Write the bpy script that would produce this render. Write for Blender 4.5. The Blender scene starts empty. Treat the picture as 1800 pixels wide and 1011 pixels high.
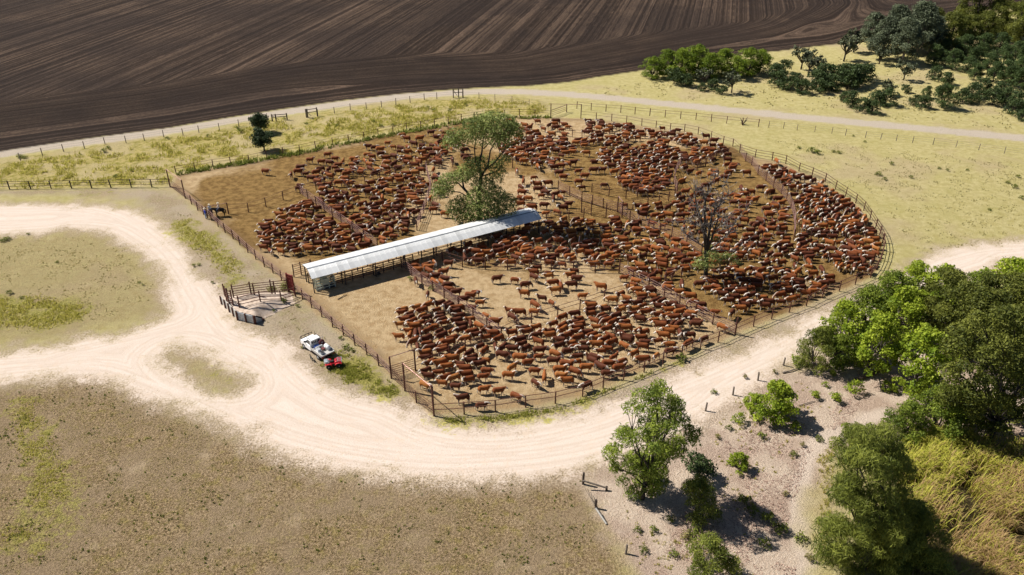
import bpy, bmesh, math, random
import numpy as np
from mathutils import Vector, Matrix

random.seed(7)
RS = np.random.RandomState(7)
scn = bpy.context.scene
col = scn.collection

# ------------------------------------------------------------------ camera
FPX, CAM_H = 1400.0, 57.0
TH = math.atan(840.0 / FPX)
ST, CT = math.sin(TH), math.cos(TH)
cd = bpy.data.cameras.new('camera')
cam = bpy.data.objects.new('camera', cd)
col.objects.link(cam)
cam.location = (0, 0, CAM_H)
cam.rotation_euler = (math.pi / 2 - TH, 0, 0)
cd.sensor_width = 36.0
cd.lens = FPX / 1800 * 36
cd.clip_start = 1.0
cd.clip_end = 6000
scn.camera = cam

# ------------------------------------------------------------------ world, sun, exposure
SUN_EL = math.radians(48)
SH = Vector((0.953, -0.303, 0)).normalized()          # direction in which shadows fall
w = bpy.data.worlds.new('World'); scn.world = w; w.use_nodes = True
nt = w.node_tree
sky = nt.nodes.new('ShaderNodeTexSky'); sky.sky_type = 'NISHITA'; sky.sun_disc = False
sky.sun_elevation = SUN_EL
sky.sun_rotation = math.atan2(-SH.x, -SH.y)
sky.altitude = 200; sky.air_density = .75; sky.dust_density = .4
bg = nt.nodes['Background']; bg.inputs['Strength'].default_value = 0.05
nt.links.new(sky.outputs[0], bg.inputs['Color'])
sd = bpy.data.lights.new('sun', 'SUN'); sd.energy = 5.0; sd.angle = math.radians(0.5); sd.color = (1.0, 0.94, 0.85)
sun = bpy.data.objects.new('sun', sd); col.objects.link(sun)
ldir = Vector((SH.x * math.cos(SUN_EL), SH.y * math.cos(SUN_EL), -math.sin(SUN_EL)))
sun.rotation_euler = ldir.to_track_quat('-Z', 'Y').to_euler()
sun.location = (-60, 100, 120)
vs = scn.view_settings
vs.view_transform = 'Standard'; vs.look = 'None'; vs.gamma = 1.0; vs.use_curve_mapping = False
vs.exposure = 0.62

# ------------------------------------------------------------------ helpers
def G(px, py, z=0.0):
    """point of the plane at height z that stands at a photograph pixel"""
    u = (px - 900) / FPX; v = (py - 505.5) / FPX
    t = (CAM_H - z) / (ST + v * CT)
    return Vector((u * t, (CT - v * ST) * t, z))

def P(px, py, Y):
    """point of the upright plane y = Y at a pixel"""
    u = (px - 900) / FPX; v = (py - 505.5) / FPX
    t = Y / (CT - v * ST)
    return Vector((u * t, Y, CAM_H - (ST + v * CT) * t))

def crop(ox, oy, s, pts):
    return [(ox + p[0] / s, oy + p[1] / s) + tuple(p[2:]) for p in pts]

def tag(o, label=None, cat=None, group=None, kind=None):
    if label: o['label'] = label
    if cat: o['category'] = cat
    if group: o['group'] = group
    if kind: o['kind'] = kind
    return o

def link(name, me, parent=None, mat=None):
    o = bpy.data.objects.new(name, me); col.objects.link(o)
    if mat is not None and me is not None and len(me.materials) == 0:
        me.materials.append(mat)
    if parent is not None: o.parent = parent
    return o

def empty(name, loc, rz=0.0):
    o = bpy.data.objects.new(name, None); col.objects.link(o)
    o.location = loc; o.rotation_euler = (0, 0, rz); o.empty_display_size = 0.3
    return o

class MB:
    """collects shapes into one mesh"""
    def __init__(s): s.v = []; s.f = []
    def add(s, vs, fs):
        k = len(s.v); s.v += [tuple(p) for p in vs]; s.f += [tuple(i + k for i in f) for f in fs]; return s
    def box(s, x0, x1, y0, y1, z0, z1, taper=0.0, rot=None, org=(0, 0, 0)):
        t = taper
        vs = [(x0, y0, z0), (x1, y0, z0), (x1, y1, z0), (x0, y1, z0), (x0 + t, y0 + t, z1), (x1 - t, y0 + t, z1), (x1 - t, y1 - t, z1), (x0 + t, y1 - t, z1)]
        if rot is not None: vs = [rot @ Vector(p) + Vector(org) for p in vs]
        return s.add(vs, [(0, 3, 2, 1), (4, 5, 6, 7), (0, 1, 5, 4), (1, 2, 6, 5), (2, 3, 7, 6), (3, 0, 4, 7)])
    def tube(s, pts, r, n=6, cap=True):
        pts = [Vector(p) for p in pts]; m = len(pts)
        rr = r if isinstance(r, (list, tuple)) else [r] * m
        vs = []; prev = None
        for i, p in enumerate(pts):
            t = (pts[min(i + 1, m - 1)] - pts[max(i - 1, 0)])
            t = t.normalized() if t.length > 1e-9 else Vector((0, 0, 1))
            if prev is None:
                a = t.cross(Vector((0, 0, 1)))
                if a.length < 1e-3: a = Vector((1, 0, 0))
            else:
                a = prev - t * prev.dot(t)
                if a.length < 1e-4: a = t.orthogonal()
            a.normalize(); prev = a; b = t.cross(a)
            for k in range(n):
                an = 2 * math.pi * (k + .5) / n
                vs.append(p + (a * math.cos(an) + b * math.sin(an)) * rr[i])
        fs = [(i * n + k, i * n + (k + 1) % n, (i + 1) * n + (k + 1) % n, (i + 1) * n + k) for i in range(m - 1) for k in range(n)]
        if cap: fs += [tuple(reversed(range(n))), tuple(range((m - 1) * n, m * n))]
        return s.add(vs, fs)
    def prism(s, prof, y0, y1):
        """profile of (x, z) swept along y"""
        n = len(prof)
        vs = [(x, y0, z) for x, z in prof] + [(x, y1, z) for x, z in prof]
        fs = [(i, (i + 1) % n, n + (i + 1) % n, n + i) for i in range(n)] + [tuple(reversed(range(n))), tuple(range(n, 2 * n))]
        return s.add(vs, fs)
    def lathe_y(s, c, prof, n=16):
        """profile of (r, y) turned about the y axis through c"""
        m = len(prof); vs = []
        for r, y in prof:
            for k in range(n):
                a = 2 * math.pi * k / n
                vs.append((c[0] + r * math.cos(a), c[1] + y, c[2] + r * math.sin(a)))
        fs = [(i * n + k, i * n + (k + 1) % n, (i + 1) * n + (k + 1) % n, (i + 1) * n + k) for i in range(m - 1) for k in range(n)]
        fs += [tuple(range(n)), tuple(reversed(range((m - 1) * n, m * n)))]
        return s.add(vs, fs)
    def mesh(s, name, smooth=False):
        me = bpy.data.meshes.new(name); me.from_pydata(s.v, [], s.f)
        bm = bmesh.new(); bm.from_mesh(me); bmesh.ops.recalc_face_normals(bm, faces=bm.faces); bm.to_mesh(me); bm.free()
        if smooth:
            me.polygons.foreach_set('use_smooth', [True] * len(me.polygons))
        return me
    def build(s, name, mat, parent=None, smooth=False, bevel=0.0):
        o = link(name, s.mesh(name, smooth), parent, mat)
        if bevel:
            b = o.modifiers.new('bevel', 'BEVEL'); b.width = bevel; b.segments = 2; b.limit_method = 'ANGLE'
        return o

# numpy value noise
def _h(ix, iy, seed):
    n = (ix.astype(np.int64) * 374761393 + iy.astype(np.int64) * 668265263 + seed * 1442695041) & 0xffffffff
    n = ((n ^ (n >> 13)) * 1274126177) & 0xffffffff
    return ((n ^ (n >> 16)) & 0xffff) / 65535.0
def vnoise(x, y, seed=0):
    ix = np.floor(x); iy = np.floor(y); fx = x - ix; fy = y - iy
    fx = fx * fx * (3 - 2 * fx); fy = fy * fy * (3 - 2 * fy)
    a = _h(ix, iy, seed); b = _h(ix + 1, iy, seed); c = _h(ix, iy + 1, seed); d = _h(ix + 1, iy + 1, seed)
    return (a * (1 - fx) + b * fx) * (1 - fy) + (c * (1 - fx) + d * fx) * fy
def fbm(x, y, seed=0, oct=4):
    s = 0; a = .5; t = 0
    for k in range(oct):
        s = s + a * vnoise(x * 2 ** k, y * 2 ** k, seed + k * 17); t += a; a *= .55
    return s / t
def sstep(a, b, x):
    t = np.clip((x - a) / (b - a), 0, 1); return t * t * (3 - 2 * t)
def seg_dist(X, Y, pts, closed=False):
    d = np.full(X.shape, 1e9); n = len(pts)
    for i in range(n if closed else n - 1):
        a = pts[i]; b = pts[(i + 1) % n]
        ex, ey = b[0] - a[0], b[1] - a[1]; L = ex * ex + ey * ey + 1e-12
        t = np.clip(((X - a[0]) * ex + (Y - a[1]) * ey) / L, 0, 1)
        d = np.minimum(d, (X - a[0] - t * ex) ** 2 + (Y - a[1] - t * ey) ** 2)
    return np.sqrt(d)
def inside(X, Y, pts):
    r = np.zeros(X.shape, bool); n = len(pts)
    for i in range(n):
        x1, y1 = pts[i][0], pts[i][1]; x2, y2 = pts[(i + 1) % n][0], pts[(i + 1) % n][1]
        if y1 == y2: continue
        c = ((y1 > Y) != (y2 > Y)) & (X < (x2 - x1) * (Y - y1) / (y2 - y1) + x1)
        r ^= c
    return r
def sdist(X, Y, pts):
    """signed distance, positive inside"""
    d = seg_dist(X, Y, pts, True)
    return np.where(inside(X, Y, pts), d, -d)
def poly(px):
    return [(G(*p).x, G(*p).y) for p in px]
def smooth_poly(px, closed=True, n=4):
    pts = poly(px); out = []; m = len(pts)
    for i in range(m if closed else m - 1):
        p = [np.array(pts[(i + k) % m] if closed else pts[min(max(i + k, 0), m - 1)]) for k in (-1, 0, 1, 2)]
        for j in range(n):
            t = j / n
            out.append(tuple(.5 * (2 * p[1] + (p[2] - p[0]) * t + (2 * p[0] - 5 * p[1] + 4 * p[2] - p[3]) * t * t + (3 * p[1] - p[0] - 3 * p[2] + p[3]) * t ** 3)))
    if not closed: out.append(pts[-1])
    return out

# ------------------------------------------------------------------ material helpers
class NT:
    def __init__(s, name):
        s.m = bpy.data.materials.new(name); s.m.use_nodes = True; s.t = s.m.node_tree
        s.b = s.t.nodes['Principled BSDF']
        s.tc = s.t.nodes.new('ShaderNodeTexCoord').outputs['Object']
    def set(s, sock, v):
        if isinstance(v, bpy.types.NodeSocket): s.t.links.new(v, sock)
        elif v is not None:
            if hasattr(sock.default_value, '__len__') and len(sock.default_value) == 4 and len(v) == 3: v = (*v, 1)
            sock.default_value = v
    def noise(s, scale, detail=4, rough=.6, vec=None, dist=0.0):
        n = s.t.nodes.new('ShaderNodeTexNoise'); s.set(n.inputs['Vector'], vec or s.tc)
        n.inputs['Scale'].default_value = scale; n.inputs['Detail'].default_value = detail
        n.inputs['Roughness'].default_value = rough; n.inputs['Distortion'].default_value = dist
        return n.outputs['Fac']
    def voro(s, scale, vec=None):
        n = s.t.nodes.new('ShaderNodeTexVoronoi'); s.set(n.inputs['Vector'], vec or s.tc); n.inputs['Scale'].default_value = scale
        return n.outputs['Distance']
    def math(s, op, a, b=None, clamp=False):
        n = s.t.nodes.new('ShaderNodeMath'); n.operation = op; n.use_clamp = clamp
        s.set(n.inputs[0], a)
        if b is not None: s.set(n.inputs[1], b)
        return n.outputs[0]
    def ramp(s, x, a, b, lo=0.0, hi=1.0):
        n = s.t.nodes.new('ShaderNodeMapRange'); n.interpolation_type = 'SMOOTHSTEP'
        s.set(n.inputs['Value'], x); n.inputs['From Min'].default_value = a; n.inputs['From Max'].default_value = b
        n.inputs['To Min'].default_value = lo; n.inputs['To Max'].default_value = hi
        return n.outputs['Result']
    def mix(s, f, a, b, mode='MIX'):
        n = s.t.nodes.new('ShaderNodeMix'); n.data_type = 'RGBA'; n.blend_type = mode
        s.set(n.inputs[0], f); s.set(n.inputs[6], a); s.set(n.inputs[7], b)
        return n.outputs[2]
    def attr(s, name, out='Fac'):
        n = s.t.nodes.new('ShaderNodeAttribute'); n.attribute_name = name; return n.outputs[out]
    def comb(s, x, y, z=0.0):
        n = s.t.nodes.new('ShaderNodeCombineXYZ'); s.set(n.inputs[0], x); s.set(n.inputs[1], y); s.set(n.inputs[2], z); return n.outputs[0]
    def bump(s, h, strength=.5, dist=.1):
        n = s.t.nodes.new('ShaderNodeBump'); s.set(n.inputs['Height'], h); s.set(n.inputs['Strength'], strength); n.inputs['Distance'].default_value = dist
        s.t.links.new(n.outputs[0], s.b.inputs['Normal'])
    def fin(s, colour, rough=.8, spec=.3, metal=0.0, trans=None):
        s.set(s.b.inputs['Base Color'], colour); s.set(s.b.inputs['Roughness'], rough)
        s.b.inputs['Specular IOR Level'].default_value = spec; s.b.inputs['Metallic'].default_value = metal
        return s.m

def pmat(name, c1, c2, scale=3.0, rough=.7, metal=0.0, bump=0.2, spec=.3, detail=5):
    n = NT(name); f = n.noise(scale, detail)
    c = n.mix(n.ramp(f, .35, .65), c1, c2)
    if bump: n.bump(n.noise(scale * 4, 4), bump, .02)
    return n.fin(c, rough, spec, metal)

def leafmat(name, dark, light, extra=None, trans=.25):
    """foliage: leaf-to-leaf tone, with light passing through the blade"""
    n = NT(name)
    t = n.attr('tone')
    c = n.mix(t, dark, light)
    if extra is not None: c = n.mix(n.ramp(n.attr('tone2'), .80, .95), c, extra)
    m = n.fin(c, .62, .25)
    tr = n.t.nodes.new('ShaderNodeBsdfTranslucent'); n.set(tr.inputs[0], n.mix(.5, c, light))
    mx = n.t.nodes.new('ShaderNodeMixShader'); mx.inputs[0].default_value = trans
    out = n.t.nodes['Material Output']
    n.t.links.new(n.b.outputs[0], mx.inputs[1]); n.t.links.new(tr.outputs[0], mx.inputs[2]); n.t.links.new(mx.outputs[0], out.inputs['Surface'])
    return m

M = {}
M['rust'] = pmat('rusty_steel', (.075, .032, .024), (.16, .07, .05), 6, .75, .3)
M['rail'] = pmat('worn_steel_rail', (.22, .11, .09), (.42, .27, .24), 5, .55, .5)
M['wire'] = pmat('fence_wire', (.18, .16, .14), (.30, .27, .24), 5, .5, .6)
M['timber'] = pmat('grey_timber', (.10, .08, .065), (.22, .185, .155), 8, .9)
M['paletimber'] = pmat('bleached_timber', (.34, .33, .31), (.48, .46, .42), 8, .85)
M['darktimber'] = pmat('dark_timber', (.035, .026, .02), (.08, .06, .05), 8, .9)
def roofmat(name, k):
    n = NT(name); a = n.noise(.7, 4); b = n.noise(3.5, 5, .7)
    c = n.mix(n.ramp(a, .35, .65), tuple(q * k for q in (.62, .635, .64)), tuple(q * k for q in (.76, .765, .76)))
    c = n.mix(n.math('MULTIPLY', n.ramp(b, .56, .74), .45), c, (.42, .36, .29))
    n.bump(n.noise(14, 4), .03, .02)
    return n.fin(c, .42, .5, .2)
M['roof'] = roofmat('roof_sheet', 1.0)
M['cap'] = pmat('ridge_steel', (.20, .22, .25), (.30, .32, .35), 1.5, .5, .5, 0.03, .5)
M['galv'] = pmat('galvanised_sheet', (.30, .34, .38), (.44, .48, .52), 3, .5, .5, .05)
M['redsteel'] = pmat('red_oxide_steel', (.16, .022, .02), (.24, .045, .04), 5, .6, .2)
M['greensteel'] = pmat('pale_green_steel', (.30, .36, .30), (.42, .47, .42), 5, .55, .2)
M['white'] = pmat('white_paint', (.74, .75, .76), (.80, .81, .82), 2, .32, 0, 0.0, .5)
M['black'] = pmat('black_rubber', (.012, .012, .012), (.03, .028, .026), 12, .85)
M['dsteel'] = pmat('dark_steel', (.03, .03, .032), (.07, .07, .072), 6, .5, .5)
M['tray'] = pmat('alloy_tray', (.42, .41, .40), (.56, .55, .53), 4, .5, .4, .05)
M['glass'] = pmat('dark_glass', (.015, .02, .025), (.03, .04, .05), 2, .08, 0, 0, .8)
M['red'] = pmat('red_plastic', (.42, .012, .022), (.52, .02, .03), 4, .35, 0, 0, .5)
M['grey'] = pmat('grey_plastic', (.30, .31, .33), (.42, .43, .45), 4, .5, 0, 0)
M['blue'] = pmat('blue_cloth', (.03, .08, .35), (.05, .12, .48), 8, .9)
M['brown'] = pmat('brown_leather', (.10, .05, .03), (.18, .09, .05), 8, .7)
M['maroon'] = pmat('maroon_cover', (.09, .02, .025), (.16, .04, .045), 8, .7)
M['straw'] = pmat('pale_hat_felt', (.60, .54, .42), (.72, .66, .54), 8, .85)
M['skin'] = pmat('skin', (.42, .25, .18), (.50, .31, .23), 8, .6, 0, 0)
M['lamp'] = pmat('lamp_lens', (.45, .05, .03), (.5, .07, .04), 4, .3, 0, 0)
M['bark'] = pmat('grey_bark', (.10, .085, .075), (.20, .175, .155), 5, .95, 0, .6)
M['darkbark'] = pmat('dark_bark', (.03, .025, .022), (.075, .062, .055), 5, .95, 0, .6)
M['deadwood'] = pmat('dead_wood', (.06, .052, .047), (.29, .26, .24), 2.5, .9, 0, .5)
M['earth'] = pmat('ramp_earth', (.40, .31, .24), (.55, .45, .37), 2, .95, 0, .6)
# ------------------------------------------------------------------ layout, in photograph pixels turned into metres
LEFTF = [(300, 329), (310, 337), (326, 349), (337, 359), (348, 370), (358, 377), (372, 387.5), (383.6, 398.5), (396, 409), (410, 420), (422, 431), (436, 444), (450, 456), (465, 469), (480, 480), (495, 493), (517, 513), (532, 526), (548, 541), (566, 557), (585, 575), (604, 590), (624, 607), (645, 624), (666, 643), (688, 665)]
NEARC = [(688, 665), (712, 687), (732, 708), (763, 731)]
FRONTF = [(763, 731), (816, 728), (871, 724), (924, 716), (976, 709), (1024, 697), (1060, 682), (1096, 668), (1132, 654), (1165, 640), (1198, 627), (1231, 613), (1262, 602), (1292, 588), (1324, 574), (1356, 561), (1387, 549), (1417, 538), (1445, 524), (1475, 512), (1503, 500), (1530, 488)]
RIGHTF = [(1530, 488), (1541, 474), (1548, 458), (1552, 441), (1551, 427), (1546, 413), (1539, 401), (1529, 386), (1518, 370), (1504, 357), (1486, 345), (1468, 333), (1450, 320), (1427, 310), (1404, 301), (1381, 288), (1357, 282), (1327, 277), (1300, 268)]
BACKRF = [(1300, 268), (1288, 257), (1271, 253), (1250, 244), (1227, 236), (1203, 231), (1178, 229), (1153, 225), (1128, 221), (1101, 216), (1075, 213), (1048, 210), (1021, 208)]
BACKF = [(968, 207), (940, 205), (913, 204), (887, 205), (860, 206), (834, 209), (811, 213), (788, 218.5), (764, 222), (740, 226), (715, 229), (691, 234), (665, 239), (640, 245), (613, 250), (585, 255), (555, 262), (527, 268), (498, 272), (469, 279), (438, 286), (406, 290), (375, 294), (343, 300), (310, 306)]
YARD = LEFTF + NEARC[1:] + FRONTF[1:] + RIGHTF[1:] + BACKRF[1:] + BACKF
FIELD = [(-900, 420), (-300, 318), (0, 266), (100, 251), (200, 237), (300, 224), (400, 207), (500, 191), (600, 177), (700, 165), (800, 157), (880, 152.5), (940, 150), (1000, 144), (1060, 134), (1120, 125), (1200, 111), (1300, 97), (1400, 86), (1480, 76), (1530, 62), (1600, 40), (1700, 22), (1800, 10), (2300, -40), (2900, -200), (2900, -318), (-900, -318)]
FARROAD = [(-900, 440), (-300, 332), (0, 271), (100, 256.5), (200, 243), (300, 230), (400, 213), (500, 197.5), (600, 183), (700, 171), (800, 163), (860, 161), (950, 163), (1050, 170), (1150, 180), (1250, 190), (1400, 205), (1600, 224), (1800, 243), (2400, 300)]
ROAD_A = [(-700, 640), (0, 618), (120, 600), (240, 575), (316, 552), (306, 520), (285, 480), (262, 448), (222, 418), (190, 404), (120, 398), (0, 410), (-700, 430), (-700, 360), (0, 360), (110, 357), (200, 366), (262, 392), (300, 420), (335, 455), (362, 495), (395, 545), (430, 580), (500, 600), (530, 640), (600, 690), (690, 716), (760, 748), (860, 758), (950, 748), (1050, 722), (1150, 680), (1250, 640), (1350, 595), (1420, 556), (1490, 530), (1560, 505), (1610, 468), (1680, 442), (1790, 428), (2300, 410), (2300, 440), (1830, 448), (1740, 468), (1660, 500), (1580, 545), (1480, 590), (1400, 632), (1300, 684), (1240, 728), (1140, 778), (1050, 806), (950, 824), (800, 834), (650, 824), (520, 798), (420, 760), (320, 715), (220, 672), (150, 656), (0, 672), (-700, 720)]
ISLAND = [(268, 625), (300, 606), (345, 610), (385, 634), (435, 668), (425, 690), (370, 688), (310, 668), (275, 645)]
SAND = [(1022, 835), (1060, 790), (1140, 765), (1240, 720), (1330, 670), (1430, 630), (1560, 560), (1760, 520), (2200, 560), (2200, 760), (1800, 800), (1560, 790), (1470, 800), (1430, 850), (1410, 940), (1430, 1011), (1500, 1300), (1200, 1300), (1115, 1011), (1062, 920)]
TURF = [(-700, 700), (0, 676), (150, 662), (230, 690), (320, 724), (420, 768), (520, 806), (650, 832), (800, 842), (950, 832), (1022, 830), (1062, 920), (1115, 1011), (1200, 1300), (-900, 1300)]
LOOP = [(-700, 440), (0, 415), (120, 402), (200, 410), (245, 440), (272, 480), (296, 530), (300, 548), (220, 568), (0, 605), (-700, 630)]
GREENS = [([(297, 395), (340, 378), (385, 425), (425, 455), (436, 490), (400, 505), (360, 455), (320, 430)], 1.0),
          ([(-60, 525), (60, 515), (155, 528), (160, 555), (100, 580), (20, 582), (-60, 570)], 1.0),
          ([(556, 640), (600, 612), (640, 622), (700, 680), (708, 694), (680, 700), (610, 680)], 1.1),
          ([(5, 690), (70, 700), (95, 760), (125, 820), (150, 880), (100, 960), (40, 1000), (-20, 960), (40, 860), (20, 780)], .75),
          ([(765, 735), (870, 730), (980, 715), (1090, 674), (1200, 630), (1200, 636), (1090, 682), (985, 725), (880, 742), (790, 748)], 1.1),
          ([(120, 335), (260, 333), (200, 346), (130, 348)], .7),
          ([(340, 650), (390, 640), (432, 668), (420, 686), (370, 682)], .6),
          ([(1432, 805), (1475, 768), (1470, 850), (1455, 1000), (1436, 960), (1438, 880)], .55)]
FARG = [(-700, 345), (0, 334), (290, 327), (310, 302), (400, 288), (530, 264), (700, 228), (840, 205), (965, 202), (965, 180), (900, 168), (830, 170), (700, 178), (500, 205), (300, 238), (0, 281), (-700, 400)]
BROWN_YARD = [(300, 325), (420, 430), (560, 470), (700, 430), (760, 330), (780, 270), (960, 260), (1100, 250), (1300, 260), (1560, 400), (1550, 490), (1300, 590), (1160, 500), (1060, 460), (960, 400), (940, 480), (780, 470), (960, 385), (1000, 345), (960, 300), (800, 300), (780, 250), (900, 200), (700, 225)]

# ------------------------------------------------------------------ ground: one tessellated sheet, divided into its surfaces
cols_ = np.concatenate([np.linspace(-900, -120, 60), np.linspace(-110, 1910, 560), np.linspace(1925, 2800, 60)])
rows_ = np.concatenate([np.linspace(1500, 1060, 60), np.linspace(1055, 0, 450), np.linspace(-3, -318, 110)])
U, V = np.meshgrid((cols_ - 900) / FPX, (rows_ - 505.5) / FPX)
T = CAM_H / (ST + V * CT)
GX = U * T; GY = (CT - V * ST) * T
n_lo = fbm(GX * .12, GY * .12, 1, 4) - .5; n_mid = fbm(GX * .5, GY * .5, 2, 4) - .5; n_hi = fbm(GX * 1.7, GY * 1.7, 3, 3) - .5
sd_yard = sdist(GX, GY, poly(YARD))
sd_field = sdist(GX, GY, poly(FIELD))
sd_road = sdist(GX, GY, smooth_poly(ROAD_A, True, 3)); sd_isl = sdist(GX, GY, smooth_poly(ISLAND, True, 3))
sd_road = np.minimum(sd_road, -sd_isl)
d_far = seg_dist(GX, GY, smooth_poly(FARROAD, False, 3))
sd_far = 2.1 - d_far
A = {}
A['yard'] = sstep(-.5, .5, sd_yard + n_mid * 1.0)
A['field'] = sstep(-.35, .35, sd_field + n_mid * .8)
A['road'] = sstep(-4.2, 2.6, sd_road + n_lo * 4.0 + n_mid * 3.2 + n_hi * 2.0)
A['far'] = sstep(-.5, .5, sd_far + n_mid * 1.2)
A['turf'] = np.maximum(sstep(-2.5, 2.0, sdist(GX, GY, smooth_poly(TURF, True, 3)) + n_lo * 2 + n_mid * 2), .5 * sstep(-3, 3, sdist(GX, GY, smooth_poly(LOOP, True, 3)) + n_mid * 4))
A['turf'] = np.maximum(A['turf'], .4 * sstep(-1, 2, sd_isl + n_mid * 3))
A['sand'] = sstep(-1.5, 1.5, sdist(GX, GY, poly(SAND)) + n_mid * 3)
g = np.zeros_like(GX)
for pp, k in GREENS:
    g = np.maximum(g, k * sstep(-2.2, 2.4, sdist(GX, GY, smooth_poly(pp, True, 3)) + n_lo * 4 + n_mid * 4))
A['green'] = np.clip(g, 0, 1.1)
A['farg'] = sstep(-1.0, 1.0, sdist(GX, GY, poly(FARG)) + n_mid * 2)
DRY = [(300, 335), (330, 352), (420, 431), (500, 500), (560, 557), (690, 670), (763, 734), (900, 724), (1030, 702), (1200, 632), (1400, 552), (1520, 500), (1550, 500), (1430, 560), (1250, 650), (1050, 735), (900, 770), (760, 762), (690, 725), (520, 650), (480, 600), (380, 540), (310, 410), (240, 350), (100, 340), (-300, 350), (-300, 336), (200, 333)]
A['dry'] = sstep(-2.0, 1.5, sdist(GX, GY, poly(DRY)) + n_mid * 3)
A['mud_shade'] = sstep(-.8, 1.0, sdist(GX, GY, smooth_poly([(1565, 790), (1640, 768), (1720, 772), (1810, 790), (1950, 850), (2100, 1150), (1560, 1150), (1560, 900)], True, 3)) + n_mid * 2)
A['path'] = sstep(1.3, .5, seg_dist(GX, GY, smooth_poly([(1560, 722), (1500, 752), (1440, 778), (1418, 810), (1410, 870), (1408, 930), (1418, 985), (1430, 1100)], False, 4)) + n_mid * 1.2)
A['brown'] = sstep(-9, 9, sdist(GX, GY, poly(BROWN_YARD)) + n_lo * 14)
# muddy, well trodden strips where the stock stand along the fences
A['tread'] = np.clip(1 - np.abs(sd_yard - 1.0) / 1.6, 0, 1)
ang = math.radians(14)
q = GX * math.cos(ang) - GY * math.sin(ang)
dfl = np.clip(sd_field, 0, 400)
bl = sstep(34, 9, dfl + (vnoise(q / 26, q * 0, 5) - .5) * 9)
A['furrow'] = q * (1 - bl) + (dfl * .50 + 40 + (vnoise(q / 9, dfl / 9, 8) - .5) * 3.0 * sstep(4, 16, dfl)) * bl
A['roadd'] = sd_road
relief = (n_mid * .10 + n_hi * .07) * (1 - A['road']) * (1 - .6 * A['yard']) * (1 - A['far'])
relief = relief + A['farg'] * n_mid * .22 - .02
nr, nc = GX.shape
VZ = relief.ravel(); VX = GX.ravel(); VY = GY.ravel()
idx = np.arange(nr * nc).reshape(nr, nc)
quads = np.stack([idx[:-1, :-1], idx[:-1, 1:], idx[1:, 1:], idx[1:, :-1]], -1).reshape(-1, 4)
cls = np.zeros((nr - 1, nc - 1), int)
ctr = lambda a: (a[:-1, :-1] + a[1:, 1:] + a[1:, :-1] + a[:-1, 1:]) / 4
cls[ctr(A['turf']) > .45] = 5
cls[ctr(A['sand']) > .5] = 6
cls[ctr(A['road']) > .62] = 3
cls[ctr(A['far']) > .5] = 4
cls[ctr(A['yard']) > .5] = 2
cls[ctr(A['field']) > .5] = 1
cls = cls.ravel()

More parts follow.
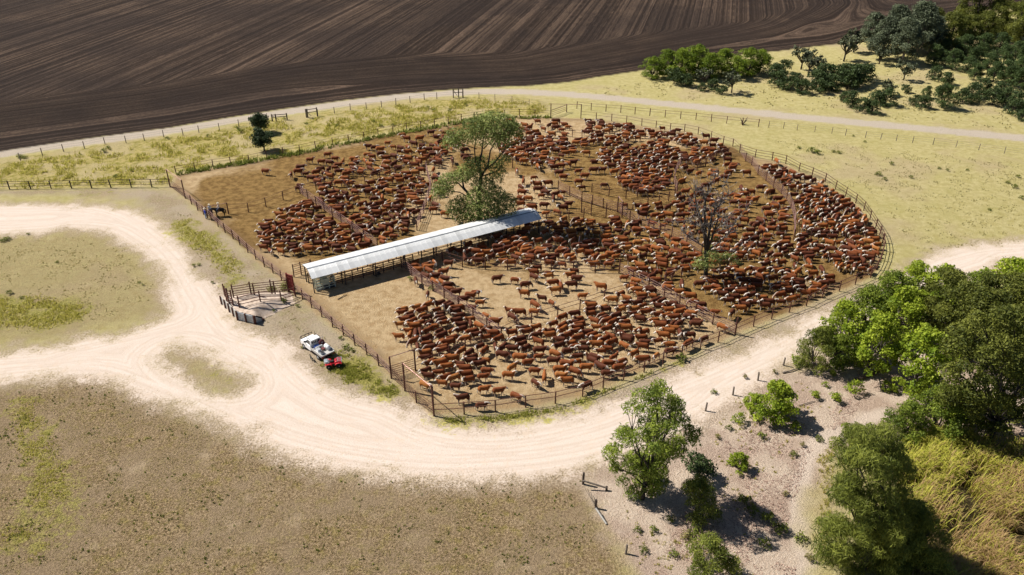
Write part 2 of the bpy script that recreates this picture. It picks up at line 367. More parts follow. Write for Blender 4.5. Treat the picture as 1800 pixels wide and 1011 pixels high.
def ground_material():
    n = NT('ground_soil_and_grass')
    a = {k: n.attr(k) for k in A}
    n1 = n.noise(.16, 5); n2 = n.noise(.9, 6, .65); n3 = n.noise(4.2, 5, .7); n4 = n.noise(15, 4, .7)
    fine = n.math('ADD', n.math('MULTIPLY', n3, .55), n.math('MULTIPLY', n4, .45))
    cl = n.ramp(fine, .40, .60)
    # straw-coloured pasture
    c = n.mix(n.ramp(n2, .35, .65), (.47, .40, .16), (.58, .51, .25))
    c = n.mix(n.math('MULTIPLY', n.ramp(n1, .45, .64), .40), c, (.44, .39, .14))
    c = n.mix(n.math('MULTIPLY', n.ramp(n4, .30, .48, 1, 0), .45), c, (.20, .165, .075))
    d = n.mix(n.ramp(n3, .34, .62), (.30, .225, .135), (.47, .375, .255))
    d = n.mix(n.math('MULTIPLY', n.ramp(n2, .46, .62), .6), d, (.36, .315, .155))
    d = n.mix(n.math('MULTIPLY', n.ramp(n1, .40, .58), .6), d, (.50, .41, .31))
    c = n.mix(a['dry'], c, d)
    c = n.mix(n.math('MULTIPLY', n.ramp(n.noise(.055, 3), .48, .62), .5), c, (.47, .36, .235))
    # close brown turf and litter
    t = n.mix(n.ramp(fine, .42, .58), (.175, .118, .06), (.49, .362, .215))
    t = n.mix(n.math('MULTIPLY', n.ramp(n2, .48, .66), .7), t, n.mix(cl, (.17, .135, .032), (.44, .35, .12)))
    t = n.mix(n.math('MULTIPLY', n.ramp(n1, .40, .60), .55), t, (.335, .25, .162))
    t = n.mix(n.math('MULTIPLY', n.ramp(n.noise(.33, 5, .65), .56, .70), .55), t, (.50, .385, .25))
    c = n.mix(a['turf'], c, t)
    # far rough grass: yellow-green with pinkish dry stalks and dark weeds
    f = n.mix(n.ramp(n2, .36, .60), (.27, .245, .05), (.50, .405, .16))
    f = n.mix(n.ramp(n1, .44, .60), f, n.mix(cl, (.45, .36, .17), (.56, .47, .26)))
    f = n.mix(n.ramp(n3, .30, .42, .75, 0), f, (.075, .08, .022))
    c = n.mix(a['farg'], c, f)
    # sand with pinkish bark litter
    s = n.mix(n.ramp(n4, .38, .60), (.33, .225, .165), (.68, .535, .425))
    s = n.mix(n.ramp(n1, .42, .60), s, n.mix(n.ramp(n3, .35, .6), (.58, .45, .34), (.70, .575, .46)))
    s = n.mix(a['path'], s, (.70, .575, .47))
    c = n.mix(a['sand'], c, s)
    c = n.mix(a['mud_shade'], c, n.mix(n.ramp(n3, .35, .6), (.035, .028, .014), (.10, .078, .035)))  # reed bed floor: mud brown with the shade among the reeds painted in
    # bare dirt road with wheel streaks that run along its edges
    st = n.noise(1.0, 5, .7, n.comb(n.math('MULTIPLY', a['roadd'], 1.7), n.math('MULTIPLY', n1, 3.0)))
    r = n.mix(n.ramp(st, .30, .66), (.495, .408, .34), (.575, .495, .432))
    r = n.mix(n.math('MULTIPLY', n.ramp(n2, .50, .68), .40), r, (.56, .43, .335))
    r = n.mix(n.math('MULTIPLY', n.ramp(n3, .28, .40, 1, 0), .35), r, (.47, .35, .26))
    rm = n.ramp(n.math('ADD', a['road'], n.math('MULTIPLY', n.math('SUBTRACT', n3, .5), 1.2)), .30, 1.02)
    c = n.mix(n.math('MULTIPLY', n.ramp(a['road'], .02, .5), .7), c, n.mix(n.ramp(n3, .34, .60), (.36, .265, .175), (.55, .44, .33)))
    c = n.mix(rm, c, r)
    c = n.mix(a['far'], c, n.mix(n.ramp(n3, .34, .66), (.50, .42, .33), (.60, .52, .43)))
    # yard floor: brown trampled earth at the back, pale sandy dirt in front
    yb = n.mix(n.ramp(n2, .34, .64), (.175, .10, .033), (.34, .215, .078))
    yb = n.mix(n.math('MULTIPLY', n.ramp(n3, .26, .42, 1, 0), .6), yb, (.10, .06, .028))
    yf = n.mix(n.ramp(n2, .34, .62), (.42, .285, .145), (.58, .43, .25))
    yf = n.mix(n.math('MULTIPLY', n.ramp(n3, .28, .42, 1, 0), .5), yf, (.30, .20, .11))
    y = n.mix(n.ramp(n.math('ADD', a['brown'], n.math('MULTIPLY', n.math('SUBTRACT', n1, .5), .8)), .3, .7), yf, yb)
    y = n.mix(n.math('MULTIPLY', a['tread'], n.ramp(n2, .35, .6, 0, .7)), y, (.17, .105, .055))
    c = n.mix(a['yard'], c, y)
    # green grass
    g1 = n.mix(n.ramp(n3, .34, .62), (.155, .16, .024), (.44, .38, .125))
    gm = n.ramp(n.math('ADD', a['green'], n.math('MULTIPLY', n.math('ADD', n.math('SUBTRACT', n2, .5), n.math('MULTIPLY', n.math('SUBTRACT', n3, .5), .8)), 2.2)), .40, 1.05)
    c = n.mix(gm, c, g1)
    # dark ploughed soil, streaked along the furrows
    fu = a['furrow']
    s1 = n.noise(1.0, 3, .7, n.comb(n.math('MULTIPLY', fu, 1.25), n.math('MULTIPLY', n1, 1.2)))
    s2 = n.noise(1.0, 3, .7, n.comb(n.math('MULTIPLY', fu, .17), n.math('MULTIPLY', n1, .8), 3.3))
    cl2 = n.noise(1.6, 5, .75)
    lf = n.math('MULTIPLY', n.ramp(s1, .36, .70), n.ramp(cl2, .30, .62, .35, 1.0))
    p = n.mix(lf, (.026, .0165, .0115), (.18, .122, .086))
    p = n.mix(n.ramp(s2, .36, .62, .40, 0), p, (.023, .0148, .0105))
    p = n.mix(n.ramp(n.noise(.03, 3), .40, .62, .5, 0), p, (.024, .017, .0145))
    c = n.mix(a['field'], c, p)
    # relief of clods, tufts and furrows
    h = n.math('ADD', n.math('MULTIPLY', n3, .6), n.math('MULTIPLY', n4, .4))
    h = n.math('ADD', h, n.math('MULTIPLY', n.math('MULTIPLY', s1, a['field']), 1.2))
    k = n.math('SUBTRACT', 1.0, n.math('MULTIPLY', rm, .75))
    n.bump(h, n.math('MULTIPLY', k, 1.0), .6)
    return n.fin(c, .95, .1)

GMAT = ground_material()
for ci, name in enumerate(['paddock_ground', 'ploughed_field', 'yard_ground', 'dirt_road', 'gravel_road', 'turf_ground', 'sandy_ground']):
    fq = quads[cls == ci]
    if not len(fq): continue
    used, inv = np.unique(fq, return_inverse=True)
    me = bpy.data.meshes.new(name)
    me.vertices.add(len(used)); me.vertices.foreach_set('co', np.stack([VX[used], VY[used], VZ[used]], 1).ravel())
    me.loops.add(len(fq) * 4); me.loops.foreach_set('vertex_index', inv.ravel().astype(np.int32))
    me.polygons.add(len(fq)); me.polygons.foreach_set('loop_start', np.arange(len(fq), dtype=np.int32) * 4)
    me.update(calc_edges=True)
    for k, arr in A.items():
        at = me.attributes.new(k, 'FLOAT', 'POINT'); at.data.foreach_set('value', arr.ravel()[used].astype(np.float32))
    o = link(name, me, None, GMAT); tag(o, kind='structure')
    tag(o, {'paddock_ground': 'pale straw coloured pasture around the cattle yards', 'ploughed_field': 'dark ploughed field with curved headland furrows',
            'yard_ground': 'trampled brown and sandy floor of the cattle yards', 'dirt_road': 'pale bare dirt road curving round the yards',
            'gravel_road': 'narrow pale track along the ploughed field', 'turf_ground': 'close brown turf in the near corner',
            'sandy_ground': 'sandy ground with pinkish bark litter'}[name])

# ------------------------------------------------------------------ fences
FENCE_SEGS = []          # (x1, y1, x2, y2) for keeping the stock off the rails
_post = {}
def post_mesh(h, r, matname):
    k = (round(h, 2), r, matname)
    if k not in _post:
        me = MB().tube([(0, 0, -.25), (0, 0, h)], r, 6).mesh('post'); me.materials.append(M[matname]); _post[k] = me
    return _post[k]

def fence(label, pts, h=1.65, rails=(1.6, 1.12, .62), pr=.085, rr=.04, pm='rust', rm='rust', group='steel rail fences of the cattle yards',
          name='rail_fence', cat='fence', px=True, posts=True, skip=(), solid=True, tall={}):
    Wp = [p.copy() if isinstance(p, Vector) else G(*p) if px else Vector((p[0], p[1], 0)) for p in pts]
    root = empty(name, Wp[0]); o0 = Wp[0]
    tag(root, label, cat, group)
    if posts:
        for i, p in enumerate(Wp):
            if i in skip: continue
            hh = tall.get(i, h)
            q = link('post', post_mesh(hh, pr * (1.25 if i in tall else 1), pm), root)
            q.location = p - o0
            q.rotation_euler = (random.uniform(-.025, .025), random.uniform(-.025, .025), random.uniform(0, 3))
            q.scale = (1, 1, random.uniform(.97, 1.04))
    for z in rails:
        MB().tube([(p.x - o0.x, p.y - o0.y, z + random.uniform(-.02, .02)) for p in Wp], rr, 4).build('rail', M[rm], root)
    if solid:
        for a, b in zip(Wp, Wp[1:]): FENCE_SEGS.append((a.x, a.y, b.x, b.y))
    return root

def along(a, b, step):
    A_, B_ = G(*a), G(*b); n = max(1, round((B_ - A_).length / step))
    return [A_ + (B_ - A_) * i / n for i in range(n + 1)]
def path(px, step):
    out = []
    for a, b in zip(px, px[1:]):
        s = along(a, b, step); out += s if not out else s[1:]
    return out

R3 = (1.6, 1.1, .6); R5 = (1.62, 1.27, .94, .62, .32)
fence('long straight rail fence with brown posts between the looping dirt road and the yards', LEFTF[2:], rails=(1.6, 1.18, .75), rm='rail')
fence('short curved rail fence with low posts between the two tall front gate frames', NEARC, rails=R5, rm='rust', rr=.026, tall={1: 3.5, 3: 4.1})
fence('curved front rail fence above the green verge and the dirt road', FRONTF[1:], rails=(1.62, .95), pr=.08, tall={12: 2.6})
MB_first = fence('first panel of rails from the tallest corner post to the front fence', FRONTF[:2], rails=(1.62, .85), skip=(0,))
fence('curved eastern rail fence around the crowded crescent pen, facing open pasture', RIGHTF, rails=R3)
fence('curved rear rail fence from the tall rear gate round to the crescent pen', BACKRF, h=1.55, rails=(1.5, .9), rr=.026)
fence('rear rail fence with a weedy dark green foot, below the rough yellow grass', BACKF, h=1.55, rails=(1.5, 1.0), rr=.028)
fence('timber and wire fence running left from the yard corner in tall grass', [(-40, 334), (-18, 333), (17, 332.5), (54, 332), (90, 331.5), (126, 331), (161, 330.5), (195, 330), (231, 329.5), (267, 329), (299, 328)],
      h=1.5, rails=(1.45, 1.0, .55), pr=.1, rr=.035, pm='darktimber', rm='darktimber', group='outer fences')
fence('outer steel lane fence behind the rear gate, parallel to the gravel track', [(1014, 191), (1039, 194), (1065, 196), (1091, 198), (1116, 201), (1142, 203.5), (1169, 206), (1196, 208.5), (1223, 211), (1250, 214), (1277, 217), (1305, 220), (1333, 222.5)],
      h=1.6, rails=(1.5, .95), rr=.026, group='outer fences', solid=False)
fence('thin wire fence across the pale pasture on the far right', [(1333, 222.5), (1351, 224), (1377, 226), (1401, 229), (1432, 232), (1462, 235), (1486, 238), (1521, 242), (1548, 245), (1575, 248), (1604, 251), (1640, 254), (1680, 259), (1720, 264), (1765, 270), (1830, 278)],
      h=1.35, rails=(1.3, .9, .5), pr=.06, rr=.014, pm='timber', rm='wire', group='outer fences', solid=False)
fence('old wire fence beside the track along the ploughed field', [(36, 282), (75, 273.5), (112, 266.5), (149, 261.5), (185, 254), (222, 251.5), (254, 247), (288, 241), (322, 238), (350, 233.5), (386, 229.5), (420, 222.5), (450, 217), (470, 211)],
      h=1.5, rails=(1.35, .9), pr=.08, rr=.014, pm='timber', rm='wire', group='outer fences', solid=False)
fence('wire fence between the timber gate and the open gateway on the field track', [(559, 204), (588, 199.5), (616, 194), (644, 191.5), (671, 189), (696, 184), (721, 180.5), (746, 176), (768, 174), (797, 172)],
      h=1.5, rails=(1.35, .9), pr=.08, rr=.014, pm='timber', rm='wire', group='outer fences', solid=False)
fence('thin wire fence from the open gateway towards the tall rear gate', [(813, 171.5), (842, 173), (870, 176), (900, 180), (930, 185), (968, 192)],
      h=1.4, rails=(1.3, .8), pr=.06, rr=.014, pm='timber', rm='wire', group='outer fences', solid=False)
# inner fences
fence('thin rail fence across the empty back left pen, starting beside the riders', [(402, 376), (437, 373), (468, 364), (498, 351.5), (528, 341)], rails=(1.6, .9), rr=.03)
fence('pale railed fence dividing the crowded left pen, ending near the long shed', path([(528, 341), (556, 361), (600, 392), (640, 421), (664, 438)], 3.0), rails=R5, rm='rail', h=1.75)
fence('cross fence through the upper left mob towards the gum tree', [(532, 340), (556, 334), (585, 333), (614, 332), (642, 325), (668, 317), (696, 310), (722, 304)], rails=(1.6, 1.0), rr=.03)
fence('rail fence beneath the gum tree crown', [(722, 304), (749, 300), (772, 296), (796, 294), (830, 294), (866, 294), (901, 295)], rails=(1.6, 1.0), rr=.03)
fence('slanting steel race left of the gum tree, running down to the shed', path([(749, 300), (758, 335), (745, 375), (733, 405)], 3.0), rails=(1.6, 1.2, .8, .4), rm='rail')
fence('long pale railed race from the shed through the front pens', path([(706, 470), (742, 500), (781, 524), (832, 558), (856, 577), (881, 594)], 2.8), rails=R5, rm='rail', h=1.75, tall={})
fence('short pale railed fence jutting from under the shed beside the crowded holding pen', path([(762, 447), (778, 458)], 2.5), rails=R5, rm='rail')
fence('straight two rail fence between the sandy middle pen and the mob by the shed', [(778, 458), (813, 469.5), (853, 473), (892, 474.5), (930, 474), (969, 475.5), (1008, 477), (1046, 478.5), (1088, 480)], rails=(1.6, 1.0, .5), rr=.036, tall={8: 2.3})
fence('long pale railed race from the middle pen to the front fence', path([(1088, 480), (1113, 494), (1140, 507), (1167, 522), (1194, 538), (1222, 553), (1252, 570), (1292, 588)], 2.9), rails=R5, rm='rail', h=1.8, tall={})
fence('two rail fence through the front mob, slanting up from the long race', path([(881, 594), (934, 568), (980, 556), (1019, 544), (1062, 529), (1104, 516)], 3.2), rails=(1.6, 1.0), rr=.034)
fence('low rail fence half hidden by the front left mob', path([(731, 651), (790, 627), (846, 606)], 3.0), rails=(1.2, .7), rr=.03)
fence('slanting railed race from the middle pens past the dead tree', path([(981, 334), (1022, 354), (1060, 366), (1085, 372), (1107, 388), (1140, 402), (1180, 417), (1233, 446)], 2.8), rails=R5, rm='rail', h=1.75)
fence('railed fence with tall posts between the shed and the drafting yard', path([(905, 399), (935, 397), (960, 392), (985, 388), (1000, 386), (1026, 383)], 2.4), rails=R5, rr=.03)
fence('tall barred fence at the front of the drafting yard', [(1022, 373), (1039, 379), (1065, 383), (1085, 373)], rails=R5, h=2.6, pr=.09, rr=.03)
fence('curved barred fence of the drafting pound, sunlit on its right side', [(1085, 373), (1112, 368), (1138, 363), (1158, 358), (1175, 353), (1186, 346), (1190, 338)], rails=R5, rr=.03)
fence('short barred fence at the back of the drafting pound', path([(1040, 338), (1070, 345), (1100, 349), (1120, 346)], 2.6), rails=R5, rr=.03)
fence('narrow upright race of pale rails right of the drafting pound', path([(1190, 338), (1184, 322), (1188, 304), (1196, 290)], 2.5), rails=R5, rm='rail', h=1.8)
fence('barred fence between the top mob and the crescent pen', path([(1196, 290), (1225, 300), (1240, 292), (1258, 280), (1300, 268)], 2.8), rails=R5, rm='rust', rr=.03)
fence('pale railed fence along the left edge of the crescent pen', [(1300, 268), (1310, 284), (1321, 290), (1332, 307), (1346, 318), (1359, 330), (1373, 341), (1382, 353), (1390, 366), (1395, 384), (1396, 402), (1395, 421)], rails=R5, rm='rail', h=1.8)
fence('two rail fence across the foot of the crescent pen', [(1395, 421), (1425, 420), (1455, 421), (1485, 422), (1515, 424), (1551, 427)], rails=(1.5, 1.0, .5), rr=.034)
fence('short two rail fence in the shade left of the dead tree trunk', [(1168, 505), (1180, 497), (1197, 488)], rails=(1.6, 1.0), rr=.034, tall={0: 2.4})
fence('low rail fence in the top mob below the tall rear gate', path([(1006, 241), (1040, 242), (1060, 243), (1100, 250)], 2.6), rails=(1.5, 1.0), rr=.03)

# tall gate frames
def gate_frame(label, a, b, h, bars=(), ang=None, glen=None, barside=0):
    A_, B_ = G(*a), G(*b)
    r = empty('gate_frame', A_); tag(r, label, 'gate', 'tall gate frames of the yards')
    for p in (A_, B_):
        q = link('post', post_mesh(h, .1, 'rust'), r); q.location = p - A_
    d = B_ - A_
    MB().tube([(0, 0, h - .05), (d.x, d.y, h - .05)], .05, 6).build('beam', M['rail'], r)
    for z in bars:
        MB().tube([(0, 0, z), (d.x, d.y, z)], .035, 4).build('rail', M['rust'], r)
    FENCE_SEGS.append((A_.x, A_.y, B_.x, B_.y))
    return r
gate_frame('tall gate frame at the empty back left corner of the yards', (299.5, 329), (326, 349), 3.4, (1.6, 1.28, .96, .64, .32))
gate_frame('tall gate frame over the front corner gateway, with a pale overhead pipe', (712, 687), (763, 731), 3.95, ())
gate_frame('tall rear gate frame above the top mob, backed by pasture', (968, 207), (1021, 208), 3.1, ())
gate_frame('barred gate standing open at the front left corner of the yards', (688, 665), (730.5, 651.5), 3.1, (1.75, 1.45, 1.15, .85, .55, .25))
gate_frame('small railed gate beside the riders on the left fence', (365, 383), (402, 376), 2.0, (1.2, .7))
gate_frame('barred lane gate leading away behind the rear gate frame', (968, 207), (996, 197), 1.7, (1.6, 1.2, .8, .4))
gate_frame('low gate with a slung chain in the drafting yard', (1085, 373), (1093, 383), 2.9, (1.6, 1.2, .8, .4))

def timber_gate(label, pts, h, hang):
    A_, B_ = G(*pts[0]), G(*pts[1])
    r = empty('timber_gate', A_); tag(r, label, 'gate', 'timber gates along the field track')
    d = B_ - A_
    for k in hang:
        q = link('post', post_mesh(h, .13, 'darktimber'), r); q.location = d * k
    for z in (h - .2, h * .55):
        MB().tube([(0, 0, z), (d.x, d.y, z)], .08, 5).build('rail', M['darktimber'], r)
    MB().tube([(0, 0, h - .3), (d.x * .45, d.y * .45, .2)], .05, 5).build('brace', M['darktimber'], r)
timber_gate('dark timber gateway end with one brace, left of two, by the field track', [(479, 213), (505, 211)], 1.5, (0, .25, 1))
timber_gate('dark timber strainer frame, right of two, by the field track', [(539, 207), (558, 204)], 1.9, (0, .12, 1))
timber_gate('tall narrow gateway where the field track bends', [(797, 171.5), (814, 171)], 2.1, (0, .55, 1))

# ------------------------------------------------------------------ the long shed
E1, E2 = G(547, 489, 2.6), G(952, 384, 2.6)
ux = (E2 - E1); SLEN = ux.length; ux.normalize(); wx = Vector((-ux.y, ux.x, 0))
SRZ = math.atan2(ux.y, ux.x)
shed = empty('long_shed', (E1.x, E1.y, 0), SRZ)
tag(shed, 'long open sided shed with a curved white metal roof in the middle of the yards', 'shed')
PROF = [(-.12, 2.50), (.25, 2.70), (.8, 2.98), (1.35, 3.18), (1.62, 3.24), (2.2, 3.20), (3.1, 3.0), (4.05, 2.72)]
NSH = 46; sw = SLEN / NSH
def sheet_mesh():
    b = MB(); vs = []; fs = []; nx = 9
    for j, (w_, z_) in enumerate(PROF):
        for i in range(nx):
            x = sw * (i / (nx - 1)) * 1.02
            rib = .022 if i % 2 == 0 else 0.0
            vs.append((x, w_, z_ + rib + .006 * (i > nx - 2)))
    for j in range(len(PROF) - 1):
        for i in range(nx - 1):
            a = j * nx + i; fs.append((a, a + 1, a + nx + 1, a + nx))
    return b.add(vs, fs).mesh('roof_sheet')
shm = [sheet_mesh() for _ in range(3)]
for k, me in enumerate(shm):
    me.materials.append([M['roof'], roofmat('roof_sheet_dull', .88), roofmat('roof_sheet_bright', 1.05)][k])
for i in range(NSH):
    o = link('roof_sheet', shm[random.choice((0, 0, 1, 2))], shed); o.location = (i * sw, 0, (i % 2) * .004)
rc = MB(); rc.add([(0, 1.50, 3.255), (SLEN, 1.50, 3.255), (SLEN, 1.64, 3.30), (0, 1.64, 3.30), (0, 1.78, 3.262), (SLEN, 1.78, 3.262)], [(0, 1, 2, 3), (3, 2, 5, 4)])
rc.build('ridge_cap', M['cap'], shed)
for y, z in ((.35, 2.66), (3.85, 2.70), (1.6, 3.12)):
    MB().box(.05, SLEN - .05, y - .05, y + .05, z - .14, z - .02).build('beam', M['dsteel'], shed)
pm_ = MB().box(-.07, .07, -.07, .07, -.2, 2.62).mesh('post'); pm_.materials.append(M['darktimber'])
for i in range(9):
    for y in (.35, 3.85):
        o = link('post', pm_, shed); o.location = (.25 + i * (SLEN - .5) / 8, y, 0)
    x = .25 + i * (SLEN - .5) / 8
    MB().tube([(x, .3, 2.5), (x, 1.6, 3.08), (x, 3.9, 2.58)], .05, 4).build('rafter', M['dsteel'], shed)
def shp(x, y): p = E1 + ux * x + wx * y; return (p.x, p.y)
fence('dark rail race along the near side beneath the shed roof', [shp(x, .9) for x in np.arange(2.9, 15.5, 1.55)], rails=R5, px=False, rr=.05, pr=.08, rm='rust', pm='darktimber')
fence('dark rail race along the far side beneath the shed roof', [shp(x, 3.3) for x in np.arange(.4, 30, 2.4)], rails=R5, px=False, rr=.04, pr=.08, rm='rust', pm='darktimber')
fence('dark rail fence beneath the right half of the shed', [shp(x, 1.7) for x in np.arange(17, 36, 2.4)], rails=R3, px=False, rr=.04, pm='darktimber')
fence('barred fence joining the left end of the shed to the red steel slide gate', [(517, 487), (530, 483), (548, 478)], rails=R5 + (1.9,), h=2.0, rr=.035)
# cattle crush under the left end
cr = empty('cattle_crush', (*shp(2.0, 1.0), 0), SRZ); tag(cr, 'pale green steel cattle crush under the left end of the shed', 'cattle crush')
for x in (-1.3, -.45, .45, 1.3):
    for y in (-.45, .45): MB().box(x - .06, x + .06, y - .06, y + .06, 0, 1.95).build('post', M['greensteel'], cr)
for y in (-.45, .45):
    for z in (.35, .75, 1.15, 1.55, 1.9): MB().box(-1.3, 1.3, y - .03, y + .03, z - .05, z + .05).build('rail', M['greensteel'], cr)
    MB().box(-.4, .4, y - .035, y + .035, .8, 1.5).build('side_panel', M['greensteel'], cr)
MB().box(-1.35, 1.35, -.5, .5, .03, .09).build('floor_plate', M['dsteel'], cr)
for s in (-1, 1): MB().box(1.25, 1.33, s * .25 - .12, s * .25 + .12, .4, 1.7, 0).build('head_bail', M['greensteel'], cr)
MB().tube([(.9, -.5, 1.7), (1.0, -.75, 2.1)], .03, 6).build('lever', M['redsteel'], cr)
pmp = empty('pump', (*shp(9.6, .55), 0), SRZ); tag(pmp, 'small dark machine on the ground beside the shed race', 'machine')
MB().box(-.35, .35, -.2, .2, .12, .5, .05).build('engine', M['dsteel'], pmp, bevel=.03)
MB().tube([(-.5, 0, .08), (.5, 0, .08)], .06, 6).build('skid', M['dsteel'], pmp)
MB().lathe_y((.2, -.28, .36), [(.17, 0), (.17, .08)], 12).build('wheel', M['black'], pmp)

# ------------------------------------------------------------------ red slide gate and loading ramp
sg = empty('slide_gate', G(507, 511), 0); tag(sg, 'dark red steel slide gate between the loading ramp and the yards', 'gate')
a_, b_ = G(508, 512) - G(507, 511), G(518, 516) - G(507, 511)
for p in (a_, b_):
    q = link('post', post_mesh(2.9, .13, 'redsteel'), sg); q.location = p
d_ = (b_ - a_)
for z in (.4, .9, 1.4, 1.9, 2.4, 2.8):
    MB().tube([(a_.x, a_.y, z), (b_.x, b_.y, z)], .07, 5).build('rail', M['redsteel'], sg)
nn = d_.normalized()
for k in (.2, .4, .6, .8):
    p = a_ + d_ * k
    MB().box(p.x - .09, p.x + .09, p.y - .03, p.y + .03, .35, 2.7).build('panel', M['redsteel'], sg)

ramp = empty('loading_ramp', G(420, 561)); R0 = ramp.location.copy()
tag(ramp, 'earth loading ramp with a grey panelled retaining wall beside the dirt road', 'loading ramp')
WA, WB, WC, WE = G(391, 534) - R0, G(419, 562) - R0, G(449, 569) - R0, G(462, 563) - R0
RH = 1.15
inner = [WA + Vector((.9, 2.4, 0)), G(470, 517) - R0, G(510, 520) - R0, G(505, 535) - R0, G(480, 552) - R0]
# earth body as a height field in the outline
outl = [WA, WB, WC, WE, G(492, 548) - R0, G(522, 532) - R0, G(512, 514) - R0, G(470, 512) - R0, G(425, 517) - R0, G(398, 524) - R0]
ol = [(p.x, p.y) for p in outl]
xs = np.arange(min(p[0] for p in ol), max(p[0] for p in ol), .22); ys = np.arange(min(p[1] for p in ol), max(p[1] for p in ol), .22)
XX, YY = np.meshgrid(xs, ys); SDp = sdist(XX, YY, ol)
wall = [(WA.x, WA.y), (WB.x, WB.y), (WC.x, WC.y), (WE.x, WE.y)]
free = [(p.x, p.y) for p in outl[3:]] + [(WA.x, WA.y)]
df = seg_dist(XX, YY, free); dw = seg_dist(XX, YY, wall[:3])
far_ = np.clip(1 - (dw - 3.0) / 6.5, 0, 1)
ZZ = RH * sstep(0, 2.2, df + .9 * (dw < 1.2)) * far_ + (fbm(XX * 1.3 + 9, YY * 1.3, 4) - .5) * .16
mb = MB(); ids = {}
for j in range(len(ys)):
    for i in range(len(xs)):
        if SDp[j, i] > -.02:
            ids[(j, i)] = len(mb.v); mb.v.append((XX[j, i], YY[j, i], max(ZZ[j, i], -.03)))
for j in range(len(ys) - 1):
    for i in range(len(xs) - 1):
        kk = [(j, i), (j, i + 1), (j + 1, i + 1), (j + 1, i)]
        if all(k in ids for k in kk): mb.f.append(tuple(ids[k] for k in kk))
mb.build('earth_mound', M['earth'], ramp, True)
def wall_run(a, b, h0, h1, mat, n):
    d = b - a; L = d.length; ang = math.atan2(d.y, d.x); rot = Matrix.Rotation(ang, 3, 'Z')
    for k in range(n):
        x0, x1 = L * k / n + .02, L * (k + 1) / n - .02
        ha, hb = h0 + (h1 - h0) * k / n, h0 + (h1 - h0) * (k + 1) / n
        rows = 3
        for r_ in range(rows):
            za, zb = ha * r_ / rows, hb * r_ / rows; zc, zd = ha * (r_ + 1) / rows - .025, hb * (r_ + 1) / rows - .025
            vs = [(x0, -.05, za), (x1, -.05, zb), (x1, .06, zb), (x0, .06, za), (x0, -.05, zc), (x1, -.05, zd), (x1, .06, zd), (x0, .06, zc)]
            MB().add([rot @ Vector(p) + a for p in vs], [(0, 3, 2, 1), (4, 5, 6, 7), (0, 1, 5, 4), (1, 2, 6, 5), (2, 3, 7, 6), (3, 0, 4, 7)]).build('panel', M[mat], ramp)
    for k in range(n + 1):
        x = L * k / n; h = h0 + (h1 - h0) * k / n + .12
        MB().box(x - .08, x + .08, -.2, -.055, -.1, h, 0, rot, a).build('post', M['rust'], ramp)
wall_run(WA, WB, RH, RH + .1, 'paletimber', 4)
wall_run(WB, WC, RH + .1, RH, 'galv', 2)
wall_run(WC, WE, RH, .25, 'galv', 1)

def up(p, z): q = G(p[0], p[1], z); return q
def ramp_fence(label, pts, rails, h, doubles=()):
    Wp = [up(p, p[2]) for p in pts]; r = empty('ramp_fence', Wp[0]); o0 = Wp[0]
    tag(r, label, 'fence', 'rail fences on the loading ramp')
    for i, p in enumerate(Wp):
        q = link('post', post_mesh(h, .09, 'rust'), r); q.location = p - o0
        if i in doubles:
            q = link('post', post_mesh(h * .9, .09, 'rust'), r); q.location = p - o0 + Vector((.45, -.05, 0))
    for z in rails:
        MB().tube([p - o0 + Vector((0, 0, z)) for p in Wp], .05, 4).build('rail', M['rust'], r)
ramp_fence('upper loading ramp fence with five heavy rails and doubled posts', [(411, 524, 1.1), (442, 519, .9), (478, 515, .5), (507, 512, .1)], (.35, .7, 1.05, 1.4, 1.75), 2.1, (1, 2))
ramp_fence('lower loading ramp fence along the bushy side of the mound', [(421, 540, 1.2), (458, 531, 1.0), (495, 530, .3), (520, 522, 0)], (.4, .85, 1.5), 1.7)
ramp_fence('barred tall end frame at the road end of the loading ramp', [(399, 530, 1.1), (403, 534, 1.15), (410, 537, 1.15)], (.3, .65, 1.0, 1.35, 1.7, 2.05), 2.4)
ramp_fence('short barred side fence at the road end of the loading ramp', [(395, 518, .6), (399, 528, 1.1)], (.4, .8, 1.2), 1.7)

# ------------------------------------------------------------------ broken fence, posts and logs on the sand
bf = empty('broken_fence', G(1025, 851)); B0 = bf.location.copy(); tag(bf, 'broken timber fence with sagging wires and a fallen pale pole at the turf edge', 'fence')
for p, h in (((1025, 851), 1.5), ((1047, 893), 1.1), ((1066, 862), .5)):
    q = link('post', post_mesh(h, .12, 'darktimber'), bf); q.location = G(*p) - B0
MB().tube([G(1025, 845, 1.0) - B0, G(1067, 858, .35) - B0], .09, 6).build('rail', M['timber'], bf)
MB().tube([G(1047, 893, .75) - B0, G(1066, 921, .08) - B0], .09, 6).build('fallen_pole', M['paletimber'], bf)
for z in (.5, .85, 1.2): MB().tube([G(1025, 851, z) - B0, G(1036, 873, z * .55) - B0, G(1047, 893, z * .7) - B0], .02, 4).build('wire', M['timber'], bf)
PL = ['weathered timber post by the sandy track, nearest the leafy foreground tree', 'weathered timber post by the sandy track, just above the round bright green bush', 'weathered timber post by the sandy track, left of a low grassy clump',
      'weathered timber post by the sandy track, nearest the bushy thicket', 'lone timber post at the bottom edge of the sand and turf']
for (x, y), lb in zip([(1240, 722), (1288, 694), (1332, 668.5), (1377, 642), (1100, 973)], PL):
    pt = MB().tube([(0, 0, -.2), (.02, 0, .6), (.03, .01, 1.15)], [.11, .10, .09], 7).build('timber_post', M['timber'], bevel=0)
    pt.location = G(x, y); pt.rotation_euler = (random.uniform(-.06, .06), random.uniform(-.06, .06), 0); tag(pt, lb, 'post', 'timber posts along the sandy track')
